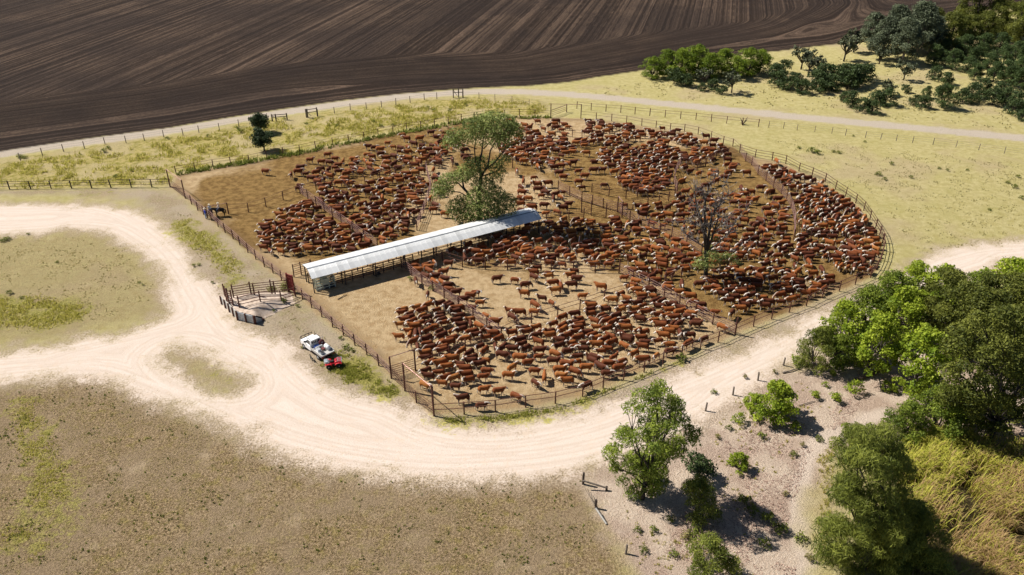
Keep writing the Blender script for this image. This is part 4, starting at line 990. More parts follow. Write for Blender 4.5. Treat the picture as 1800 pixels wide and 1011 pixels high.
KNOWN += crop(700, 400, 3.889, [(675, 345, 'r'), (800, 352, 'r'), (870, 388, 'r'), (860, 445, 'l'), (982, 475, 'l'), (1050, 507, 'dr'), (935, 527, 'dr'), (760, 557, 'l'), (830, 577, 'l'), (782, 612, 'dr'), (900, 606, 'dr'), (930, 570, 'r'), (1085, 555, 'ul'),
    (1112, 395, 'u'), (1075, 415, 'l'), (1060, 376, 'l'), (1185, 388, 'l'), (1220, 346, 'r'), (1385, 402, 'l'), (1260, 460, 'r'), (930, 337, 'dr'), (1028, 325, 'l'), (950, 268, 'l'), (925, 300, 'l'), (1030, 290, 'r'), (1180, 320, 'l'), (1205, 290, 'l'),
    (560, 507, 'r'), (530, 440, 'r'), (495, 462, 'r'), (445, 490, 'r'), (310, 300, 'r'), (120, 360, 'd'), (200, 452, 'd'), (660, 640, 'r'), (552, 668, 'dr'), (495, 655, 'u'), (598, 592, 'dr'), (1685, 778, 'r'), (1505, 955, 'r'), (1340, 952, 'r'), (780, 950, 'ur'),
    (870, 915, 'r'), (600, 980, 'r'), (620, 890, 'dl'), (250, 330, 'r'), (340, 395, 'r'), (345, 240, 'r'), (550, 228, 'l'), (240, 230, 'dr'), (455, 205, 'u'), (1560, 810, 'dr'), (395, 440, 'r'), (1545, 335, 'r'), (1120, 245, 'l'), (1340, 248, 'l'), (800, 205, 'dr')])
KNOWN += crop(360, 400, 3.889, [(400, 130, 'l'), (450, 155, 'dr'), (550, 105, 'l'), (590, 30, 'r'), (900, 130, 'r'), (780, 135, 'l'), (715, 140, 'l'), (685, 110, 'l'), (1060, 95, 'd'), (830, 95, 'r'), (920, 90, 'l'), (1215, 75, 'dr'), (1290, 55, 'r'), (1110, 20, 'r')])
KNOWN += crop(280, 180, 3.889, [(725, 468, 'r'), (900, 492, 'd'), (950, 472, 'r'), (965, 445, 'r'), (960, 562, 'r'), (958, 592, 'r'), (1030, 390, 'r'), (1150, 352, 'r'), (1108, 402, 'r'), (1165, 410, 'r'), (1255, 397, 'u'), (1350, 392, 'r'), (1105, 450, 'l'),
    (1200, 440, 'r'), (1225, 468, 'r'), (1155, 462, 'd'), (1430, 297, 'l'), (1470, 300, 'r'), (1560, 270, 'r'), (1598, 297, 'l'), (1510, 320, 'r'), (1515, 350, 'r'), (1455, 365, 'l'), (1690, 245, 'l'), (1662, 217, 'l'), (1700, 305, 'dr'), (1362, 447, 'l'), (1490, 502, 'r'),
    (1672, 470, 'l'), (1645, 330, 'r'), (1560, 412, 'l'), (1550, 448, 'l'), (1270, 520, 'l'), (1225, 548, 'r'), (1100, 558, 'l'), (1110, 525, 'r'), (1068, 505, 'r'), (1340, 612, 'r'), (1435, 595, 'r'), (1525, 650, 'u'), (1470, 660, 'r'), (1530, 545, 'r')])
KNOWN += crop(740, 180, 3.889, [(160, 206, 'l'), (665, 372, 'r'), (655, 475, 'd'), (800, 437, 'd'), (772, 507, 'r'), (700, 537, 'u'), (685, 577, 'dr'), (795, 560, 'l'), (800, 592, 'r'), (868, 552, 'l'), (735, 652, 'l'), (842, 700, 'r'), (905, 660, 'd'), (825, 630, 'r'),
    (1252, 560, 'r'), (1120, 500, 'r'), (975, 505, 'r'), (1075, 465, 'r'), (1180, 462, 'r'), (1240, 457, 'r'), (1322, 474, 'r'), (1130, 342, 'l'), (1185, 387, 'r'), (1270, 385, 'l'), (1390, 697, 'l'), (1487, 707, 'l'), (165, 757, 'r'), (245, 792, 'd'), (1222, 126, 'l'), (1298, 150, 'r'),
    (1420, 150, 'l'), (1650, 172, 'l'), (1720, 203, 'dl'), (1370, 525, 'l'), (1405, 550, 'r'), (1080, 540, 'r'), (1100, 575, 'l'), (945, 480, 'r'), (1040, 410, 'r'), (895, 412, 'r'), (970, 720, 'l'), (1030, 620, 'r'), (955, 640, 'dr'), (1010, 690, 'r'), (680, 690, 'l'), (760, 715, 'l')])
KNOWN += crop(1160, 180, 3.889, [(203, 213, 'l'), (592, 480, 'l'), (375, 472, 'l'), (208, 463, 'r'), (800, 400, 'd'), (722, 449, 'l'), (840, 452, 'r'), (905, 475, 'dr'), (300, 275, 'l'), (558, 592, 'd'), (640, 825, 'r'), (620, 872, 'l'), (865, 563, 'r'), (935, 517, 'l'), (1010, 520, 'l'), (850, 525, 'r'), (1110, 540, 'dl'),
    (1130, 590, 'l'), (915, 632, 'l'), (945, 680, 'r'), (460, 425, 'dl'), (460, 392, 'l'), (465, 355, 'l'), (370, 260, 'r'), (315, 230, 'l'), (90, 195, 'dl'), (125, 185, 'r'), (620, 612, 'l'), (690, 580, 'r'), (780, 715, 'l'), (745, 755, 'r'), (775, 805, 'd'), (840, 865, 'l'), (850, 775, 'dr')])
KNOWN += crop(1100, 360, 3.6, [(465, 497, 'r'), (355, 505, 'd'), (1050, 450, 'ul'), (1185, 432, 'l'), (1295, 480, 'l'), (1380, 470, 'dr'), (685, 585, 'l'), (750, 635, 'l'), (565, 670, 'r'), (440, 735, 'l'), (510, 725, 'r'), (305, 740, 'ur'), (405, 820, 'l'), (345, 815, 'd'), (280, 880, 'l'), (120, 862, 'r'),
    (240, 825, 'l'), (670, 685, 'dl'), (610, 770, 'dr'), (720, 750, 'u'), (580, 830, 'l'), (1185, 545, 'r'), (500, 845, 'dl'), (420, 320, 'r'), (270, 500, 'l'), (160, 545, 'l'), (185, 605, 'ur'), (100, 590, 'r'), (105, 285, 'l'), (1160, 360, 'd'), (1070, 335, 'ul'), (795, 325, 'l'), (1205, 585, 'r'), (290, 415, 'r')])
ZONES = [  # outline in the photograph, wanted number, headings and spread
    ([(455, 402), (500, 368), (560, 345), (600, 372), (655, 425), (640, 445), (560, 440), (470, 448)], 110, [(180, 6), (205, 5), (160, 2), (0, 1)], 16),
    ([(520, 300), (600, 275), (680, 250), (770, 228), (800, 240), (780, 290), (720, 302), (640, 322), (545, 335)], 70, [(180, 3), (0, 4), (320, 1), (220, 1)], 18),
    ([(560, 342), (640, 325), (730, 302), (760, 335), (745, 375), (725, 400), (690, 420), (665, 425), (600, 380)], 120, [(180, 4), (205, 4), (0, 3), (270, 1)], 18),
    ([(770, 232), (800, 225), (830, 290), (760, 300)], 22, [(180, 1), (0, 1), (270, 1)], 25),
    ([(885, 208), (960, 212), (1020, 218), (1010, 245), (960, 245), (900, 240)], 26, [(180, 3), (0, 3)], 15),
    ([(880, 240), (960, 240), (1040, 248), (1055, 262), (980, 275), (900, 280), (870, 265)], 75, [(180, 4), (0, 2), (200, 3)], 12),
    ([(1020, 210), (1120, 225), (1200, 240), (1280, 260), (1260, 285), (1180, 270), (1080, 262), (1030, 240)], 115, [(180, 5), (200, 3), (0, 2)], 14),
    ([(1060, 262), (1180, 268), (1250, 285), (1190, 300), (1180, 325), (1120, 310), (1050, 285)], 95, [(180, 4), (200, 3), (0, 3)], 14),
    ([(900, 272), (980, 280), (1010, 290), (960, 300), (910, 290)], 20, [(180, 2), (0, 3)], 14),
    ([(1095, 300), (1180, 318), (1185, 335), (1130, 340), (1090, 328)], 34, [(180, 2), (0, 2)], 14),
    ([(1195, 300), (1290, 285), (1300, 300), (1240, 330), (1225, 360), (1195, 380), (1192, 330)], 22, [(180, 2), (0, 2), (90, 1)], 20),
    ([(930, 318), (1010, 335), (1015, 372), (960, 380), (910, 372), (900, 345)], 26, [(180, 2), (0, 3), (300, 1)], 20),
    ([(1340, 290), (1400, 305), (1450, 330), (1420, 350), (1390, 350), (1370, 325)], 34, [(180, 3), (220, 3), (0, 1)], 18),
    ([(1395, 352), (1450, 332), (1490, 355), (1530, 400), (1540, 425), (1470, 418), (1400, 418)], 120, [(205, 6), (215, 5), (180, 2), (330, 1)], 14),
    ([(1400, 424), (1540, 428), (1545, 450), (1525, 480), (1470, 470), (1400, 450)], 62, [(180, 3), (210, 3), (0, 1), (320, 1)], 18),
    ([(1290, 335), (1360, 330), (1388, 375), (1390, 420), (1330, 425), (1270, 420), (1285, 370)], 46, [(180, 3), (0, 3), (200, 2)], 16),
    ([(1250, 425), (1400, 425), (1420, 455), (1350, 470), (1260, 470)], 42, [(180, 4), (200, 3)], 14),
    ([(1230, 470), (1350, 470), (1400, 490), (1480, 490), (1430, 520), (1350, 540), (1300, 545), (1240, 510)], 82, [(180, 5), (205, 4)], 12),
    ([(1060, 380), (1140, 395), (1230, 440), (1225, 490), (1180, 500), (1100, 462), (1090, 420)], 62, [(180, 4), (0, 2), (200, 3)], 16),
    ([(960, 385), (1060, 388), (1090, 430), (1080, 468), (960, 465), (870, 440), (900, 410)], 92, [(180, 4), (0, 2), (200, 3), (320, 1)], 16),
    ([(770, 440), (900, 410), (960, 440), (960, 465), (850, 465), (790, 452)], 46, [(180, 2), (200, 3), (20, 1), (320, 2)], 18),
    ([(712, 472), (745, 455), (830, 540), (850, 560), (800, 535)], 22, [(0, 3), (330, 3)], 15),
    ([(1095, 472), (1180, 500), (1250, 545), (1210, 560), (1160, 545), (1100, 505)], 44, [(180, 4), (0, 3), (200, 2)], 14),
    ([(700, 545), (780, 535), (840, 560), (880, 600), (830, 620), (760, 650), (735, 620), (715, 590)], 86, [(205, 9), (195, 4), (235, 2)], 8),
    ([(740, 650), (820, 625), (860, 640), (830, 670), (760, 680)], 22, [(190, 5), (205, 3)], 8),
    ([(890, 590), (960, 570), (1090, 520), (1160, 545), (1200, 570), (1150, 610), (1060, 620), (960, 610), (890, 620)], 105, [(195, 8), (180, 3), (0, 2), (320, 1)], 12),
    ([(1080, 560), (1180, 560), (1280, 588), (1210, 615), (1130, 640), (1080, 615)], 36, [(180, 3), (200, 3), (0, 3)], 14),
    ([(880, 215), (1020, 215), (1290, 270), (1300, 300), (1190, 335), (1000, 305), (880, 285)], 315, [(180, 4), (0, 3), (205, 2), (320, 1), (60, 1)], 18),
    ([(1060, 380), (1240, 330), (1390, 345), (1395, 420), (1540, 440), (1500, 490), (1300, 545), (1180, 500), (1100, 460)], 345, [(180, 4), (0, 3), (205, 2), (320, 1), (60, 1)], 18),
    ([(530, 305), (790, 240), (770, 380), (700, 415), (660, 435)], 225, [(180, 4), (0, 3), (205, 2), (320, 1), (270, 1)], 18),
    ([(880, 605), (980, 612), (1090, 625), (1100, 660), (1040, 665), (960, 640), (880, 640)], 26, [(0, 3), (190, 4), (330, 1)], 14),
]
SEG = np.array(FENCE_SEGS)
grid = {}; cows = []
def clear_of_fences(pts, r):
    for p in pts:
        ex, ey = SEG[:, 2] - SEG[:, 0], SEG[:, 3] - SEG[:, 1]
        t = np.clip(((p[0] - SEG[:, 0]) * ex + (p[1] - SEG[:, 1]) * ey) / (ex * ex + ey * ey), 0, 1)
        if np.min((p[0] - SEG[:, 0] - t * ex) ** 2 + (p[1] - SEG[:, 1] - t * ey) ** 2) < r * r: return False
    return True
obst = [(*G(1240, 492).xy, .9), (*G(842, 398).xy, .8)]
for i in range(9):
    for y in (.35, 3.85): obst.append((*shp(.25 + i * (SLEN - .5) / 8, y), .25))
rc = random.Random(11)
def try_cow(x, y, deg, force=False):
    a = math.radians(deg); d = np.array((math.cos(a), math.sin(a)))
    pts = np.array([(x, y) + d * k for k in (-.55, 0, .5, 1.0)])
    body = pts[:3]
    lim = (.50 if force else .60) ** 2
    for p in body:
        ci, cj = int(p[0] // 1.0), int(p[1] // 1.0)
        for a_ in (-1, 0, 1):
            for b_ in (-1, 0, 1):
                for q_ in grid.get((ci + a_, cj + b_), ()):
                    if (q_[0] - p[0]) ** 2 + (q_[1] - p[1]) ** 2 < lim: return False
    if not clear_of_fences(pts, .40): return False
    for ox, oy, r in obst:
        if min(np.hypot(pts[:, 0] - ox, pts[:, 1] - oy)) < r + .35: return False
    for p in body: grid.setdefault((int(p[0] // 1.0), int(p[1] // 1.0)), []).append((p[0], p[1]))
    cows.append((x, y, deg)); return True
for px, py, h in KNOWN:
    base = HD[h]
    for k in range(14):
        p = G(px + rc.uniform(-1, 1) * k * .35, py + rc.uniform(-1, 1) * k * .3, .85)
        if try_cow(p.x, p.y, base + rc.uniform(-14, 14), True): break
for pg, want, hd, sp in ZONES:
    W_ = poly([(x, y + 6) for x, y in pg]); pa = np.array(W_); got = 0
    want = int(want * .92); hs = [h for h, k in hd for _ in range(k)]
    have = int(np.sum(inside(np.array([c[0] for c in cows]), np.array([c[1] for c in cows]), W_)))
    # herd mates stand roughly the same way: the heading drifts slowly over the pen
    for k in range(want * 60):
        if got + have >= want: break
        x = rc.uniform(pa[:, 0].min(), pa[:, 0].max()); y = rc.uniform(pa[:, 1].min(), pa[:, 1].max())
        if not bool(inside(np.array([x]), np.array([y]), W_)[0]): continue
        if float(fbm(np.array([x / 3.5]), np.array([y / 3.5]), 63, 2)[0]) < .30: continue
        j = float(vnoise(np.array([x / 6.0]), np.array([y / 6.0]), 31)[0])
        deg = hs[int((j * .75 + rc.random() * .25) * (len(hs) - 1e-6))] + rc.gauss(0, sp * 1.55)
        if try_cow(x, y, deg): got += 1
print('cows', len(cows))

# which animals are individuals: the 300 that stand nearest
def proj(x, y, z=.8):
    dx, dy, dz = x, y, z - CAM_H
    zc = dy * CT - dz * ST; yc = dy * ST + dz * CT
    return 900 + FPX * dx / zc, 505.5 - FPX * yc / zc, zc
def hidden(x, y):
    px, py, zc = proj(x, y)
    return py < 470 and 560 < px < 950 and abs(py - (487 - (px - 547) * .259)) < 16
order = sorted(range(len(cows)), key=lambda i: proj(*cows[i][:2])[2] + (60 if hidden(*cows[i][:2]) else 0))
indiv = order[:300]; rest = order[300:]
tl = list(TONES); pose_w = ['stand'] * 8 + ['alert'] * 3 + ['low'] * 5 + ['walk'] * 4 + ['graze'] * 2 + ['turn_left', 'turn_right']
info = {}
for i, (x, y, deg) in enumerate(cows):
    info[i] = (rc.choice(pose_w), rc.choice(['dark red'] * 9 + ['red brown'] * 8 + ['chestnut'] * 5 + ['orange tan'] * 1), rc.choice((rc.uniform(.97, 1.14), rc.uniform(.97, 1.14), rc.uniform(.80, .97))))
for i in rest:
    if rc.random() < .03: info[i] = ('lying', info[i][1], info[i][2])
def facing(deg):
    d = deg % 360
    if d < 50 or d >= 310: return 'right-facing'
    if d < 130: return 'far-facing'
    if d < 230: return 'left-facing'
    return 'near-facing'
LANDM = [(G(763, 731), 'the tallest front corner post'), (G(816, 728), "the lowest left front post"), (G(700, 655), 'the open barred gate'), (G(588, 630), 'the white ute'), (G(881, 594), "the lower pale race end"),
         (G(1292, 588), "the middle race end post"), (G(1088, 480), "the tall middle pen post"), (G(1240, 492), 'the dead tree trunk'), (G(1165, 640), "the front fence's middle"), (G(1061, 682), "fence behind the foreground tree"),
         (G(1417, 538), "the thicket end fence"), (G(1530, 488), "the far right yard tip"), (G(1551, 427), "the right hand fence bulge"), (G(742, 500), "the upper long pale race"), (G(547, 489), "the shed's left end"),
         (G(813, 469), "the middle fence's left end"), (G(969, 475), 'the two rail middle fence'), (G(1019, 544), 'the slanting two rail fence'), (G(934, 568), "the slanting fence's lower end"), (G(1194, 538), 'the long middle race'),
         (G(470, 448), "the dense left pen edge"), (G(664, 438), "the pale dividing fence end"), (G(846, 606), "the front mob's lone post"), (G(1395, 421), "the crescent pen corner"), (G(1107, 388), "the slanting race"), (G(790, 540), "the open sandy floor"),
         (G(1197, 488), 'the short shaded fence'), (G(950, 520), "the sandy middle pen's centre"), (G(760, 600), 'the packed front left mob'), (G(1120, 590), 'the loose front right mob'), (G(1330, 510), "the mob past the dead tree"), (G(980, 610), "the front mob's middle")]
def nearest_lm(x, y):
    return min(LANDM, key=lambda l: (l[0].x - x) ** 2 + (l[0].y - y) ** 2)
POSEW = {'stand': '', 'alert': ' with raised head', 'low': ' with lowered head', 'graze': ' nosing the ground', 'walk': ' in mid stride', 'turn_left': ' looking sideways', 'turn_right': ' looking sideways', 'lying': ' lying down'}
ORD = ['closest', 'second closest', 'third closest', 'fourth closest', 'fifth closest', 'sixth closest', 'seventh closest', 'eighth closest', 'ninth closest', 'tenth closest', 'eleventh closest', 'twelfth closest']
buckets = {}
for i in range(len(cows)):
    x, y, d = cows[i]; lm = nearest_lm(x, y)
    key = (info[i][1], facing(d), POSEW[info[i][0]], lm[1])
    buckets.setdefault(key, []).append(((lm[0].x - x) ** 2 + (lm[0].y - y) ** 2, i))
label_of = {}
for (tone, fc, pw, lm), v in buckets.items():
    v.sort()
    for r_, (_, i) in enumerate(v):
        label_of[i] = f"{tone} {fc} cow{pw}, " + ('near ' if len(v) == 1 else ORD[min(r_, 11)] + ' to ') + lm
for i in indiv:
    x, y, d = cows[i]; p_, t_, s_ = info[i]
    o = bpy.data.objects.new('cow', COWS[(p_, t_)]); col.objects.link(o)
    o.location = (x, y, 0); o.rotation_euler = (0, 0, math.radians(d)); o.scale = (s_, s_, s_)
    tag(o, label_of[i], 'cow', 'white faced red cattle standing in the yards')
# the rest of the mob, one mesh
VV, FF, CC = [], [], []; off = 0
cache = {}
for i in rest:
    x, y, d = cows[i]; p_, t_, s_ = info[i]; me = COWS[(p_, t_)]
    if (p_, t_) not in cache:
        co = np.zeros(len(me.vertices) * 3); me.vertices.foreach_get('co', co)
        me.calc_loop_triangles(); tr = np.zeros(len(me.loop_triangles) * 3, int); me.loop_triangles.foreach_get('vertices', tr)
        c = np.zeros(len(me.vertices) * 4); me.color_attributes['coat'].data.foreach_get('color', c)
        cache[(p_, t_)] = (co.reshape(-1, 3), tr.reshape(-1, 3), c.reshape(-1, 4))
    co, tr, c = cache[(p_, t_)]; a = math.radians(d)
    VV.append(np.stack([x + s_ * (co[:, 0] * math.cos(a) - co[:, 1] * math.sin(a)), y + s_ * (co[:, 0] * math.sin(a) + co[:, 1] * math.cos(a)), co[:, 2] * s_], 1)); FF.append(tr + off); CC.append(c); off += len(co)
def np_mesh(name, V_, F_):
    me = bpy.data.meshes.new(name); k = F_.shape[1]
    me.vertices.add(len(V_)); me.vertices.foreach_set('co', V_.astype(np.float32).ravel())
    me.loops.add(F_.size); me.loops.foreach_set('vertex_index', F_.astype(np.int32).ravel())
    me.polygons.add(len(F_)); me.polygons.foreach_set('loop_start', np.arange(len(F_), dtype=np.int32) * k)
    me.update(calc_edges=True)
    return me
hm = np_mesh('cattle_herd', np.concatenate(VV), np.concatenate(FF))
hm.polygons.foreach_set('use_smooth', [True] * len(hm.polygons))
hm.color_attributes.new('coat', 'FLOAT_COLOR', 'POINT').data.foreach_set('color', np.concatenate(CC).astype(np.float32).ravel())
ho = link('cattle_herd', hm, None, M['hide']); tag(ho, 'farther mob of white faced red cattle crowding the rear pens', 'cattle', kind='stuff')
# ------------------------------------------------------------------ foliage
M['leaf_bright'] = leafmat('bright_leaves', (.12, .19, .010), (.37, .44, .04), None, .35)
M['leaf_dark'] = leafmat('dark_leaves', (.040, .056, .008), (.20, .215, .036), None, .25)
M['leaf_olive'] = leafmat('olive_leaves', (.055, .078, .009), (.25, .275, .045), None, .3)
M['leaf_mid'] = leafmat('mid_leaves', (.055, .092, .008), (.25, .31, .036), None, .3)
M['leaf_grey'] = leafmat('grey_green_leaves', (.050, .066, .036), (.175, .205, .12), None, .2)
M['leaf_gum'] = leafmat('gum_leaves', (.095, .13, .030), (.33, .375, .11), None, .25)
M['leaf_blue'] = leafmat('shrub_leaves', (.024, .042, .012), (.085, .125, .038), None, .2)
M['leaf_leafy'] = leafmat('leafy_leaves', (.065, .105, .010), (.30, .36, .05), None, .3)
M['leaf_round'] = leafmat('round_shrub_leaves', (.018, .034, .012), (.06, .095, .035), None, .15)
M['leaf_scrub'] = leafmat('scrub_leaves', (.028, .050, .014), (.105, .155, .045), None, .2)
M['leaf_hedge'] = leafmat('field_edge_leaves', (.055, .10, .006), (.235, .31, .022), None, .25)
M['paddle'] = leafmat('cactus_paddles', (.035, .045, .022), (.125, .14, .075), None, .03)
M['weed'] = leafmat('weed_leaves', (.065, .09, .014), (.25, .28, .045), None, .3)
M['dryweed'] = leafmat('dry_weed_leaves', (.12, .11, .035), (.33, .29, .10), None, .25)
M['grass'] = leafmat('grass_blades', (.22, .22, .025), (.52, .47, .11), (.56, .46, .20), .5)
M['turfgrass'] = leafmat('turf_blades', (.26, .20, .10), (.56, .46, .25), (.36, .35, .09), .5)
M['straw'] = leafmat('straw_tufts', (.22, .20, .075), (.46, .40, .17), None, .45)
M['verge'] = leafmat('verge_blades', (.15, .17, .02), (.40, .40, .075), (.46, .41, .14), .45)
M['reed'] = leafmat('reed_blades', (.17, .16, .03), (.46, .41, .11), (.40, .26, .13), .25)

def unit(n, rs):
    v = rs.normal(size=(n, 3)); return v / np.linalg.norm(v, axis=1)[:, None]
def leaves_mesh(name, C, D, L, Wd, tone, rs, droop=0.0, mat=None, flat=.0, tone2=None):
    """C centres, D outward directions, L lengths, Wd widths"""
    n = len(C)
    nrm = D * .55 + unit(n, rs) * .8; nrm[:, 2] += .35
    nrm /= np.linalg.norm(nrm, axis=1)[:, None]
    ax = unit(n, rs); ax[:, 2] -= droop * 1.5
    ax -= nrm * np.sum(ax * nrm, 1)[:, None]; ax /= np.linalg.norm(ax, axis=1)[:, None] + 1e-9
    sd_ = np.cross(nrm, ax)
    a = ax * (L / 2)[:, None]; b = sd_ * (Wd / 2)[:, None]
    bend = nrm * (L * .16)[:, None]
    V_ = np.stack([C - a - bend, C + b, C + a - bend, C - b], 1).reshape(-1, 3)
    F_ = np.arange(n * 4).reshape(n, 4)
    me = np_mesh(name, V_, F_)
    at = me.attributes.new('tone', 'FLOAT', 'POINT'); at.data.foreach_set('value', np.repeat(np.clip(tone, 0, 1), 4).astype(np.float32))
    if tone2 is not None:
        at = me.attributes.new('tone2', 'FLOAT', 'POINT'); at.data.foreach_set('value', np.repeat(tone2, 4).astype(np.float32))
    if mat: me.materials.append(M[mat])
    return me

def crown(seed, clumps, leaf, ratio, per_m2, mat, droop=0.0, fill=.35):
    """clumps: (x, y, z, rx, rz)"""
    rs = np.random.RandomState(seed); Cs, Ds, Ts = [], [], []
    for (x, y, z, rx, rz) in clumps:
        n = max(12, int(per_m2 * 4 * math.pi * ((2 * rx * rz + rx * rx) / 3)))
        d = unit(n, rs); d[:, 2] = np.where((d[:, 2] < -.45) & (rs.rand(n) < .7), -d[:, 2], d[:, 2])
        lump = .78 + .4 * fbm(d[:, 0] * 2.2 + x * 3 + 50, d[:, 1] * 2.2 + d[:, 2] * 1.7 + y * 3 + 50, seed, 3)
        rr = np.where(rs.rand(n) < fill, rs.uniform(.35, .95, n), rs.uniform(.85, 1.12, n)) * np.where(rs.rand(n) < .14, rs.uniform(1.0, 1.32, n), 1.0) * lump
        Cs.append(np.array((x, y, z)) + d * np.array((rx, rx, rz)) * rr[:, None]); Ds.append(d)
        Ts.append(np.full(n, rs.uniform(.08, .78)) + rs.uniform(-.32, .38, n))
    C = np.concatenate(Cs); D = np.concatenate(Ds); T = np.concatenate(Ts); n = len(C)
    k = C[:, 2] > .05; C, D, T = C[k], D[k], T[k]; n = len(C)
    L = leaf * rs.uniform(.5, 1.6, n) * rs.uniform(.8, 1.15, n)
    return leaves_mesh('crown', C, D, L, L * ratio * rs.uniform(.8, 1.2, n), T, rs, droop, mat)

def limbs(seed, base, fork, clumps, r0, k=None, matname='bark', name='trunk'):
    rs = random.Random(seed); b = MB(); base = Vector(base); fork = Vector(fork)
    b.tube([base + Vector((0, 0, -.3)), base + (fork - base) * .35 + Vector((rs.uniform(-.1, .1), rs.uniform(-.1, .1), 0)), base + (fork - base) * .7, fork], [r0 * 1.25, r0, r0 * .88, r0 * .75], 8)
    cl = list(clumps); rs.shuffle(cl)
    for c in cl[:k or len(cl)]:
        e = Vector(c[:3]) + Vector((0, 0, -c[4] * .2)); L = (e - fork).length
        s = fork - Vector((0, 0, rs.uniform(0, .35) * (fork - base).length))
        m1 = s + (e - s) * .35 + Vector((rs.uniform(-.1, .1) * L, rs.uniform(-.1, .1) * L, .06 * L)); m2 = s + (e - s) * .7 + Vector((rs.uniform(-.06, .06) * L, rs.uniform(-.06, .06) * L, .06 * L))
        ra = r0 * rs.uniform(.3, .5); b.tube([s, m1, m2, e], [ra, ra * .7, ra * .45, ra * .15], 5)
        for _ in range(2):
            q = e + Vector((rs.uniform(-1, 1), rs.uniform(-1, 1), rs.uniform(-.3, .8))) * c[3] * .8
            b.tube([m2, (m2 + q) / 2 + Vector((0, 0, .1)), q], [ra * .35, ra * .22, ra * .06], 4)
    me = b.mesh(name, True); me.materials.append(M[matname]); return me

def envelope(seed, h, wd, n, cr, z0=.25, top=.6, flat=.8):
    """clump centres inside a crown outline of height h and width wd"""
    rs = random.Random(seed); out = []; tries = 0
    while len(out) < n and tries < 4000:
        tries += 1
        a = rs.uniform(0, 2 * math.pi); t = rs.random(); r = math.sqrt(rs.random())
        z = h * (z0 + (1 - z0) * t)
        prof = math.sin(math.pi * min(max((t * .92 + .10) ** top, 0), 1)) ** .6
        R = wd / 2 * prof * (.85 + .3 * math.sin(3 * a + seed))
        if r < .45 and t < .7: continue
        x, y = r * R * math.cos(a), r * R * math.sin(a)
        c = cr * rs.uniform(.65, 1.3)
        if z + c * flat > h * 1.03: z = h - c * flat
        if any((x - o[0]) ** 2 + (y - o[1]) ** 2 + (z - o[2]) ** 2 < (c * .62) ** 2 for o in out): continue
        out.append((x, y, z, c, c * flat))
    return out

SPEC = {  # height, width, clumps, clump radius, leaf, leaf ratio, leaves per m2, material, droop, crown base, bark, trunk radius
    'bright': (7.0, 6.2, 64, .62, .24, .60, 26, 'leaf_bright', .1, .14, 'bark', .22),
    'dark': (11.0, 10.0, 95, .95, .30, .42, 20, 'leaf_dark', .5, .12, 'darkbark', .38),
    'mid': (8.0, 7.5, 66, .78, .27, .50, 20, 'leaf_mid', .3, .14, 'darkbark', .28),
    'feather': (10.0, 7.6, 80, .85, .42, .15, 44, 'leaf_olive', 1.0, .05, 'darkbark', .25),
    'olive': (5.0, 4.4, 34, .62, .34, .18, 42, 'leaf_olive', .6, .10, 'bark', .14),
    'grey': (10.0, 7.5, 46, 1.1, .36, .5, 15, 'leaf_grey', .4, .18, 'bark', .30),
    'hedge': (6.0, 5.4, 85, .52, .26, .3, 30, 'leaf_hedge', -.5, .03, 'darkbark', .18),
    'shrub': (2.3, 3.0, 26, .46, .22, .5, 28, 'leaf_blue', .1, .12, 'darkbark', .08),
    'small': (1.5, 1.8, 12, .36, .19, .55, 30, 'leaf_bright', 0, .12, 'bark', .05),
    'bush': (4.6, 5.4, 60, .50, .25, .55, 34, 'leaf_bright', .05, .06, 'bark', .10),
    'round': (3.7, 3.9, 50, .50, .20, .6, 34, 'leaf_round', 0, .16, 'darkbark', .12),
    'scrub': (7.0, 7.0, 50, .85, .30, .45, 17, 'leaf_scrub', .3, .10, 'darkbark', .2),
    'weed': (.55, .9, 8, .22, .15, .45, 45, 'weed', 0, .1, 'bark', .02),
    'dry': (.5, .8, 7, .2, .16, .3, 45, 'dryweed', 0, .1, 'bark', .02),
}
_tm = {}
def tree_meshes(kind, var):
    if (kind, var) not in _tm:
        h, wd, n, cr_, lf, rt, pm2, mat, dr, z0, bark, r0 = SPEC[kind]; sd = hash((kind, 5)) % 1 + var * 13 + sum(map(ord, kind))
        if kind == 'round':
            r9 = random.Random(sd); cl = []
            for q9 in range(n):
                u9 = Vector((r9.gauss(0, 1), r9.gauss(0, 1), r9.gauss(0, 1))).normalized() * 1.35 * r9.uniform(.55, 1.08); cl.append((u9.x, u9.y, max(2.05 + u9.z * .95, .55), r9.uniform(.4, .62), r9.uniform(.35, .5)))
        else: cl = envelope(sd, h, wd, n, cr_, z0, {'feather': .8, 'dark': .75}.get(kind, .62), .8)
        cm = crown(sd, cl, lf, rt, pm2, mat, dr)
        tm = limbs(sd, (0, 0, 0), (random.Random(sd).uniform(-.3, .3) * r0 * 3, .1, h * (.18 if kind != 'grey' else .28)), cl, r0, min(len(cl), 16), bark)
        _tm[(kind, var)] = (tm, cm)
    return _tm[(kind, var)]
NAME = {'bright': 'leafy_tree', 'dark': 'dense_tree', 'mid': 'bushy_tree', 'feather': 'feathery_tree', 'olive': 'feathery_shrub', 'grey': 'grey_green_tree', 'hedge': 'hedge_tree', 'shrub': 'shrub', 'small': 'small_bush', 'bush': 'leafy_bush', 'round': 'round_shrub', 'scrub': 'scrub_tree', 'weed': 'weed_clump', 'dry': 'dry_tuft'}
